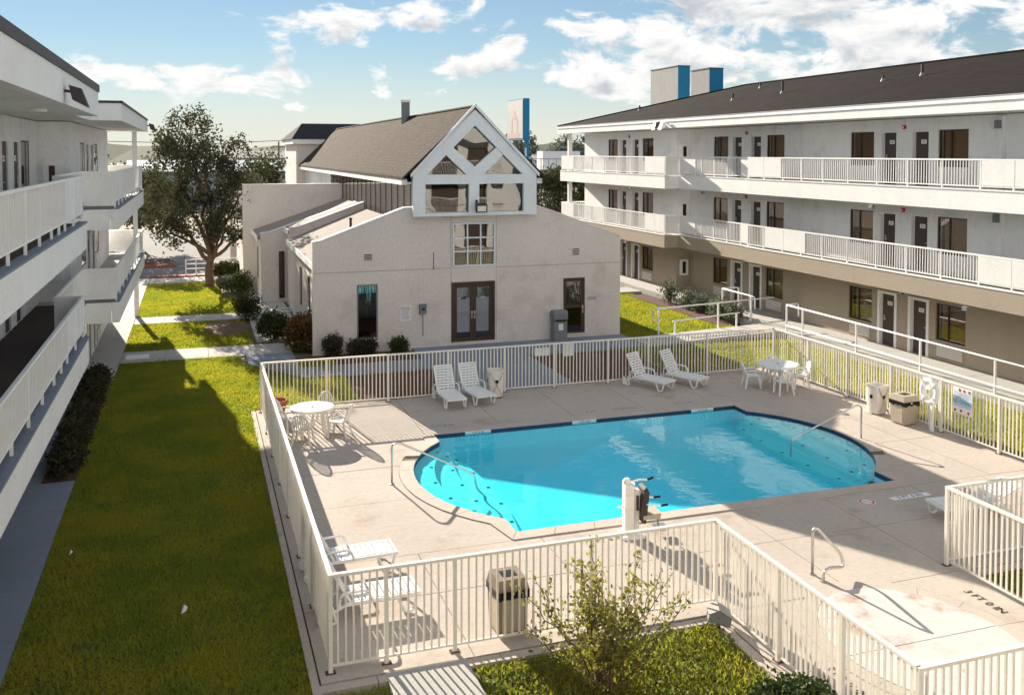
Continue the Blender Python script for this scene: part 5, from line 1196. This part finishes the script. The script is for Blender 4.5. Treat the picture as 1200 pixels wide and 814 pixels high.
pipe_rail('long white pipe hand rail along the walkway of the right wing', [[(21.36, 30.6, 1.2), (21.34, 20, 1.18), (21.3, 9, 1.18)], [(21.36, 30.6, .42), (21.33, 9, .42)], [(21.36, 30.6, 1.2), (22.0, 30.75, 1.2), (22.0, 30.75, .7)]],
          [(21.36, y, .2, 1.2) for y in (30.6, 29.6, 26.6, 23.6, 20.7, 17.8, 14.9, 12)], None, base=.2)

# ================================================================== PLANTS
def limb(mb, p, q, r0, r1, wob=.12, k=5):
    p = Vector(p); q = Vector(q); pts = [p.lerp(q, i / k) + Vector((random.uniform(-1, 1), random.uniform(-1, 1), random.uniform(-.5, .5))) * wob * (0 < i < k) * (q - p).length * .4 for i in range(k + 1)]
    mb.tube(pts, r0, 7, r1); return pts
def tree(lab, base, forks, blobs, nclump, per, cs, lsize, m, trunk_r, name='tree', group=None, trunkpts=None):
    r = thing(name, lab, 'tree', base, 0, group); w = MB(base); B_ = Vector(base)
    fk = B_ + Vector(forks)
    pts = limb(w, B_ - Vector((0, 0, .15)), fk, trunk_r * 1.25, trunk_r * .85, .08)
    for b in blobs:
        c = Vector(b[:3]); st = fk if len(blobs) < 9 or random.random() < .7 else pts[-2]
        mid = st.lerp(c, .55) + Vector((random.uniform(-.2, .2), random.uniform(-.2, .2), .15)) * b[3] * .5
        limb(w, st, mid, trunk_r * .62, trunk_r * .36, .12); limb(w, mid, c, trunk_r * .36, trunk_r * .14, .12)
        for _ in range(5):
            d = Vector((random.gauss(0, 1), random.gauss(0, 1), random.gauss(.4, .7))).normalized(); e = c + Vector((d.x * b[3], d.y * b[4], d.z * b[5])) * .85
            limb(w, mid.lerp(c, random.random()), e, trunk_r * .15, .012, .1, 4)
    w.build('trunk', 'bark', r, True)
    cl_ = clumpy(blobs, nclump, per, cs) - np.array(base)
    leaves('crown', cl_, lsize, m, r); return r
tree('big dark evergreen tree with forked trunk standing on the sunny lawn left of the clubhouse', (.60, 51.9, -.05), (.15, -.05, 1.75),
     [(-.25, 52, 7.6, 1.45, 1.5, 1.7), (-1.1, 51.8, 6.3, 1.3, 1.4, 1.7), (.55, 52, 5.9, 1.6, 1.6, 1.8), (-1.55, 51.6, 4.3, 1.15, 1.3, 1.5), (.0, 51.3, 3.7, 1.5, 1.5, 1.2), (2.0, 51.8, 6.5, 1.0, 1.1, 1.4), (2.35, 51.5, 4.9, 1.25, 1.3, 1.4), (1.6, 51.4, 3.3, 1.3, 1.3, .95), (-1.2, 51.2, 2.9, .9, 1.0, .75), (3.1, 51.6, 3.2, .7, .9, .8)],
     980, 18, .17, .092, 'leaf_oak', .20)
BG = 'trees behind the left lawn'
tree('pale loose tree with yellow green leaves behind the big evergreen, on its right', (4.6, 66, -.05), (0, 0, 2.4), [(4.2, 66, 4.8, 1.3, 1.5, 1.5), (4.8, 66, 6.0, .9, 1.2, 1.1), (3.6, 66, 3.9, 1.1, 1.2, 1.1), (5.2, 66, 4.0, 1.0, 1.2, 1.1)], 260, 14, .22, .13, 'leaf_far', .16, group=BG)
tree('low yellow green tree behind the far end of the left gallery', (-3.9, 74, -.05), (0, 0, 1.6), [(-3.9, 74, 4.3, 1.9, 1.5, 1.6), (-2.4, 74, 3.6, 1.5, 1.4, 1.5), (-5.6, 74, 4.7, 1.6, 1.5, 1.6)], 330, 14, .25, .15, 'leaf_far', .15, group=BG)
tree('thin hazy tree behind the top gallery of the left wing', (-10.5, 84, -.05), (0, 0, 3.2), [(-10.5, 84, 6.4, 2.2, 2, 1.8), (-8.6, 84, 5.6, 1.8, 2, 1.6), (-12.6, 84, 6.6, 2, 2, 1.8), (-10.3, 84, 8.2, 1.2, 1.2, 1.0)], 300, 13, .28, .16, 'leaf_far', .18, group=BG)
tree('slim two stemmed tree on the red edged island of the parking lot', (-3.3, 63.5, 0), (-.1, 0, 2.0), [(-3.4, 63.5, 3.2, 1.2, 1.2, 1.0), (-2.5, 63.5, 3.8, 1.0, 1.0, .9)], 160, 14, .2, .11, 'leaf_oak', .07, group=BG)
BR = 'bushy trees behind the far end of the right wing'
tree('rounded sunlit bushy tree just left of the end column of the right wing', (22.6, 67, -.05), (0, 0, 1.0), [(22.6, 67, 3.0, 1.35, 1.3, 1.9), (23.4, 67, 4.4, 1.1, 1.2, 1.3), (21.9, 67, 2.0, 1.1, 1.2, 1.2), (22.2, 66.6, 4.1, .9, 1, 1)], 420, 15, .2, .13, 'leaf_far', .14, group=BR)
tree('wide sunlit bushy tree behind the end column of the right wing', (26.5, 68, -.05), (0, 0, 1.2), [(25.6, 68, 3.4, 1.5, 1.3, 1.9), (27.8, 68, 4.0, 1.8, 1.4, 1.6), (29.6, 68, 3.2, 1.6, 1.4, 1.8), (26.6, 68, 5.0, 1.4, 1.3, .9)], 520, 15, .22, .14, 'leaf_far', .16, group=BR)
FARG = 'far hazy trees along the road'
for i, (x, y, h, w_) in enumerate(((66, 250, 11, 8), (78, 255, 14, 9), (90, 262, 15, 9), (103, 256, 12, 8), (116, 270, 12, 10), (130, 262, 9, 8), (56, 240, 7, 7))):
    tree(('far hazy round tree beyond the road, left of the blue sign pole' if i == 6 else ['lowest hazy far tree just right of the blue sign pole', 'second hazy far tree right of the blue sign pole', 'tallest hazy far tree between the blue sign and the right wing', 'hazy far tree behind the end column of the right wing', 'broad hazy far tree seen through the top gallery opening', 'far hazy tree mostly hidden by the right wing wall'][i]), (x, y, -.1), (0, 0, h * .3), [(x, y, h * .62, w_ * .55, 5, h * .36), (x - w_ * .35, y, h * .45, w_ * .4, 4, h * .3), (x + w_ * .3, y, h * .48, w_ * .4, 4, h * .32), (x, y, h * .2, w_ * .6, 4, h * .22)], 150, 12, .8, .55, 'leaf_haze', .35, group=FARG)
def shrub(lab, base, rx, ry, h, m, n=500, lsize=.05, name='shrub', group=None, airy=.08, stems=6, nb=5):
    r = thing(name, lab, 'shrub' if name != 'hedge_plant' else 'hedge', base, 0, group); w = MB((0, 0, 0))
    for i in range(stems):
        a = 2 * PI * i / stems + random.random(); limb(w, (.04 * math.cos(a), .04 * math.sin(a), -.06), (rx * .6 * math.cos(a), ry * .6 * math.sin(a), h * random.uniform(.55, .85)), .018, .006, .15, 4)
    w.build('stem', 'bark', r)
    bl = [(0, 0, h * .5, rx * .85, ry * .85, h * .48)]
    for i in range(nb):
        a = 2 * PI * i / nb + random.random(); bl.append((rx * .45 * math.cos(a), ry * .45 * math.sin(a), h * random.uniform(.38, .62), rx * .5, ry * .5, h * random.uniform(.3, .42)))
    leaves('foliage', clumpy(bl, n, 7, airy * .8, .7), lsize, m, r); return r
shrub('big reddish green shrub at the left front corner of the clubhouse', (3.62, 34.0, 0), .78, .72, 1.35, 'leaf_red', 620, .055)
shrub('dark green shrub with a yellow lit edge, left of the big reddish shrub', (2.72, 36.2, 0), .62, .6, 1.05, 'leaf_shrub', 480, .055)
shrub('small dark shrub between the big reddish shrub and the clubhouse wall', (4.42, 32.55, 0), .36, .34, .75, 'leaf_dark', 260, .05)
shrub('low dark reddish shrub under the narrow clubhouse window', (5.45, 32.45, 0), .58, .36, .56, 'leaf_dark', 420, .045)
shrub('small rounded green shrub below the red headed wall notice', (6.72, 32.45, 0), .33, .30, .52, 'leaf_shrub', 260, .045)
shrub('dark ball shaped shrub beside the round dirt bed on the left lawn', (2.05, 40.9, 0), .55, .5, 1.15, 'leaf_shrub', 300, .055, airy=.15)
shrub('pale flowering shrub beside the tree trunk', (1.75, 49.9, 0), .95, .6, .75, 'leaf_rose', 420, .06)
shrub('dark shrub at the far left corner of the clubhouse', (2.1, 48.6, 0), .55, .5, 1.1, 'leaf_shrub', 260, .06, airy=.15)
shrub('clipped hedge block with a sunlit top behind the tree trunk', (1.75, 55.2, 0), 1.05, .5, .95, 'leaf_shrub', 480, .065, 'hedge_plant')
for i, y in enumerate((22.8, 24.6, 26.4, 28.1, 29.6, 30.9)):
    shrub(['nearest and loosest dark hedge plant beside the left walkway', 'second dark hedge plant from the near end of the left walkway', 'third dark hedge plant from the near end of the left walkway', 'third dark hedge plant from the far end of the left walkway', 'second dark hedge plant from the far end of the left walkway', 'farthest dark hedge plant beside the left walkway, trimmed square'][i],
          (-2.80 - .02 * i, y, .0), .37, 1.0, .46, 'leaf_dark', 420, .045, 'hedge_plant', 'low dark hedge beside the left walkway')
for i, (x, y, h) in enumerate(((21.0, 39.3, 1.05), (21.1, 37.6, .80), (21.15, 36.6, .72), (21.0, 34.9, .82), (21.1, 33.9, .75))):
    shrub(['grey green rose bush farthest along the right wing, the tallest shoot up', 'second grey green rose bush from the far end of the rose bed', 'middle grey green rose bush of the rose bed', 'second grey green rose bush from the near end of the rose bed', 'grey green rose bush nearest the white pipe rail'][i],
          (x, y, .0), .42, .42, h, 'leaf_rose', 110, .06, 'rose_bush', 'rose bushes along the right wing', .14)
# the airy bush in the front bed
r = thing('crape_myrtle', 'airy yellow green leafy bush with thin stems in the front bed by the fence', 'bush', (5.05, 11.15, -.05)); w = MB(); tips = []
for i in range(26):
    a = 2 * PI * i / 26 + random.uniform(-.2, .2); sp = random.uniform(.15, 1.12); h = random.uniform(.9, 1.78) * (1.08 - .32 * sp)
    pts = limb(w, (.12 * math.cos(a), .12 * math.sin(a), -.05), (sp * math.cos(a), sp * .8 * math.sin(a), h), .014, .004, .14, 6)
    for t in np.linspace(.30, 1, 15):
        k = min(5, int(t * 6)); p = pts[k].lerp(pts[min(6, k + 1)], t * 6 - k)
        d = Vector((random.gauss(0, 1), random.gauss(0, 1), random.gauss(.5, .6))).normalized() * random.uniform(.10, .30); e = p + d
        w.tube([p, p.lerp(e, .5) + Vector((0, 0, .01)), e], .004, 3, .002)
        for s_ in np.linspace(.12, 1.05, 9): tips.append(p + d * s_ + Vector((random.gauss(0, .03), random.gauss(0, .03), random.gauss(0, .03))))
# one long side shoot to the right, one to the left
for e in ((1.25, .5, 1.15), (1.35, .35, .95), (-1.15, .35, 1.45), (.9, .2, 1.35), (.05, .6, 1.75)):
    pts = limb(w, (0, 0, .1), e, .012, .004, .08, 8)
    for t in np.linspace(.4, 1, 60):
        k = min(7, int(t * 8)); p = pts[k].lerp(pts[min(8, k + 1)], t * 8 - k); tips.append(p + Vector((random.gauss(0, .05), random.gauss(0, .05), random.gauss(0, .05))))
w.build('stem', 'bark', r); leaves('foliage', np.array([tuple(t) for t in tips]), .032, 'leaf_myrtle', r, aspect=1.7)
shrub('glossy dark green shrub at the bottom edge beside the near fence', (6.95, 9.75, -.05), .62, .50, .42, 'leaf_gloss', 700, .038)
# weedy ground cover of the front bed
p = np.stack([rng.uniform(3.55, 7.22, 16000), rng.uniform(6.5, 12.12, 16000)], 1)
u = np.sin(p[:, 0] * 2.3 + np.sin(p[:, 1] * 1.9)) + np.sin(p[:, 1] * 2.9 + 1.7 * np.sin(p[:, 0] * 1.4)); keep = rng.random(len(p)) < .50 + .30 * u; p = p[keep]
z = np.abs(rng.normal(.02, .07, len(p))) * (1 + .6 * np.sin(p[:, 0] * 3) * np.sin(p[:, 1] * 2.2)) * (p[:, 1] < 12.0)
o = leaves('ground_cover', np.stack([p[:, 0], p[:, 1], -.04 + np.abs(z)], 1), .034, 'leaf_weed', None, .25, 1.6); o['kind'] = 'stuff'
grass_blades([(3.55, 7.22, 6.5, 12.12)], 900, .10, 'grass', 'grass')
p = np.stack([rng.uniform(-3.1, -2.5, 500), rng.uniform(21.9, 31.4, 500), np.full(500, .03)], 1); o = leaves('fallen_leaves', p, .03, 'leaf_red', None, .9); o['kind'] = 'stuff'

# ================================================================== BEYOND THE COURTYARD
r = thing('pole_sign', 'tall blue sided sign with faded pale face on a blue pole behind the clubhouse', 'sign', (31.8, 92, 0))
w = MB(r.location); w.box(31.50, 32.15, 90.0, 95.2, 8.3, 12.5); w.build('cabinet', 'blue_paint', r)
w = MB(r.location); w.box(31.46, 31.498, 90.15, 95.05, 8.45, 12.38); face = w.build('sign_face', 'sign_faded', r)
w = MB(r.location); w.box(31.9, 32.15, 90.2, 90.7, -.1, 8.3); w.build('pole', 'blue_paint', r)
for (ya, yb, za, zb) in ((91.0, 94.6, 8.5, 8.95), (91.6, 92.1, 8.95, 10.4), (93.3, 93.8, 8.95, 10.4), (92.0, 93.4, 10.4, 10.7), (92.4, 93.0, 10.7, 11.3)):
    w = MB(r.location); w.box(31.45, 31.459, ya, yb, za, zb); w.build('faded_print', 'faded_red', face)
def far_house(lab, x0, x1, y0, y1, h, rh, mw, mr, nwin, group=None):
    c = ((x0 + x1) / 2, (y0 + y1) / 2, 0); t = thing('far_building', lab, 'building', c, 0, group)
    w = MB(c); w.box(x0, x1, y0, y1, -.1, h); w.build('wall', mw, t)
    w = MB(c); ym = (y0 + y1) / 2; w.add([(x0 - .5, y0 - .5, h), (x1 + .5, y0 - .5, h), (x1 + .5, y1 + .5, h), (x0 - .5, y1 + .5, h), (x0 - .5, ym, h + rh), (x1 + .5, ym, h + rh)], [(0, 1, 5, 4), (2, 3, 4, 5), (1, 2, 5), (3, 0, 4), (3, 2, 1, 0)]); w.build('roof', mr, t)
    for i in range(nwin):
        x = x0 + (i + .5) * (x1 - x0) / nwin; w = MB(c); w.box(x - .7, x + .7, y0 - .05, y0 - .01, h * .35, h * .75); w.build('window', 'glass_dark', t)
FB = 'low far buildings beyond the parking lot'
far_house('long low pale blue building far behind the big tree', -8, 12, 128, 142, 4.6, 1.4, 'far_blue', 'far_blue', 8, FB)
far_house('low grey far building with a dark front right of the big tree', 13.2, 19, 135, 146, 4.2, 1.0, 'far_wall', 'far_roof', 4, FB)
far_house('far blue grey shed behind the low grey far building', 9, 22, 190, 205, 6.0, 1.4, 'far_blue', 'far_roof', 5, FB)
far_house('distant pale building seen through the top gallery of the left wing', -34, -14, 150, 165, 5.2, 1.2, 'far_wall', 'far_roof', 7, FB)
far_house('small white and blue far house among the hazy trees', 88, 97, 238, 247, 5.0, 1.5, 'far_blue', 'far_wall', 4, FB)
for i, (x, y, h) in enumerate(((14.8, 120, 9.6), (20.6, 150, 9.0), (13.6, 165, 9.0), (-13, 110, 9.3))):
    t = thing('utility_pole', ['tall dark utility pole right of the big tree', 'thin utility pole close to the clubhouse roof', 'far short utility pole behind the grey building', 'utility pole carrying the wire behind the left wing'][i], 'pole', (x, y, -.1), 0, 'utility poles')
    MB().tube([(0, 0, 0), (0, 0, h)], .17, 8, .12).build('pole', 'bark', t); MB().box(-1.1, 1.1, -.07, .07, h - 1.0, h - .85).build('crossarm', 'bark', t)
    for xx in (-.9, .9): MB().lathe([(.05, 0), (.08, .08), (.04, .2)], (xx, 0, h - .85), 8).build('insulator', 'grey_metal', t)
w = MB((0, 110, 0)); w.tube([(-45, 110, 8.6), (-29, 110, 8.15), (-13, 110, 8.3), (2, 115, 8.05), (14.8, 120, 8.75)], .035, 5); tag(w.build('power_line', 'ink'), 'thin black power line crossing behind the big tree', 'cable')
t = MB()
for i in range(40):
    x = -300 + i * 20; hh = 15 + 7 * math.sin(i * .7) + 4 * math.sin(i * 1.9); x2 = x + 20; h2 = 15 + 7 * math.sin((i + 1) * .7) + 4 * math.sin((i + 1) * 1.9)
    t.add([(x, 700, -1), (x2, 700, -1), (x2, 760, h2 * .7 + 1), (x, 760, hh * .7 + 1), (x2, 860, -1), (x, 860, -1)], [(0, 1, 2, 3), (3, 2, 4, 5)])
o = t.build('hills', 'hill'); o['kind'] = 'structure'
# overpass beam, parapet, lorries and a yellow machine in the gap right of the gable
t = thing('road_bridge', 'low grey road bridge with dark underside seen between the gable and the right wing', 'bridge', (40, 112, 0)); o_ = t.location
w = MB(o_); w.box(30, 75, 108, 124, 3.2, 4.0); w.build('deck', 'far_wall', t); w = MB(o_); w.box(30, 75, 107.8, 107.99, 3.9, 4.8); w.build('parapet', 'far_wall', t)
for x in (33, 52, 71):
    w = MB(o_); w.box(x, x + 1.2, 110, 122, -.1, 3.19); w.build('pier', 'far_wall', t)
w = MB(o_)
for i in range(46): w.box(30 + i, 30.07 + i, 107.85, 107.95, 4.8, 6.3)
w.box(30, 75, 107.86, 107.94, 6.2, 6.28); w.build('guard_fence', 'grey_metal', t, kind='stuff')
def truck(lab, x, y, z, m):
    t = thing('parked_truck', lab, 'truck', (x, y, z), 0, 'far trucks on the bridge'); MB().box(-3, 2.2, -1.1, 1.1, .8, 3.2).build('cargo_box', m, t)
    c = MB(); c.prism([(2.3, .6), (4.2, .6), (4.2, 1.6), (3.7, 2.5), (2.3, 2.5)], 2.1, 'y', -1.05); co = c.build('cab', m, t); c = MB(); c.box(2.9, 3.7, -1.07, -1.06, 1.6, 2.2); c.build('window', 'glass_dark', co)
    for xx in (-2, -.9, 3.2):
        for yy in (-1, 1):
            q = MB().lathe([(.5, -.15), (.5, .15)], n=14).build('wheel', 'ink', t); q.location = (xx, yy, .5); q.rotation_euler.x = PI / 2
truck('far white truck on the bridge, left of two', 37.2, 114.5, 4.0, 'far_wall'); truck('far white truck on the bridge, right of two', 45.5, 115, 4.0, 'sign_white')
t = thing('road_machine', 'small bright yellow machine by the bridge parapet', 'machine', (37.9, 107, 2.6)); MB().prism([(-1.0, 0), (1.0, 0), (1.1, .6), (.5, 1.2), (-.8, 1.25), (-1.1, .5)], 1.0, 'y', -.5).build('body', 'yellow_paint', t); MB().box(-.35, .35, -.4, .4, 1.25, 1.7).build('cab', 'yellow_paint', t)
MB().box(-1.2, 1.2, -.55, .55, -2.7, .0).build('support', 'far_wall', t)
# handicap style rail by the parking lot kerb
r = thing('pipe_rail', 'small white rail by the red kerb at the edge of the parking lot', 'hand rail', (-.55, 56.6, -.05))
for x in (0, .55, 4.0): MB().bar((x, 0, 0), (x, 0, 1.0), .06).build('post', 'rail_white', r)
for z in (.45, .72, .97): MB().bar((0, 0, z), (4.0, 0, z), .05).build('rail', 'rail_white', r)
print('objects', len(D.objects), 'tris', sum(len(o.data.loop_triangles) if o.data.loop_triangles else sum(len(p.vertices) - 2 for p in o.data.polygons) for o in D.objects if o.type == 'MESH' and len(o.data.polygons) < 20000))
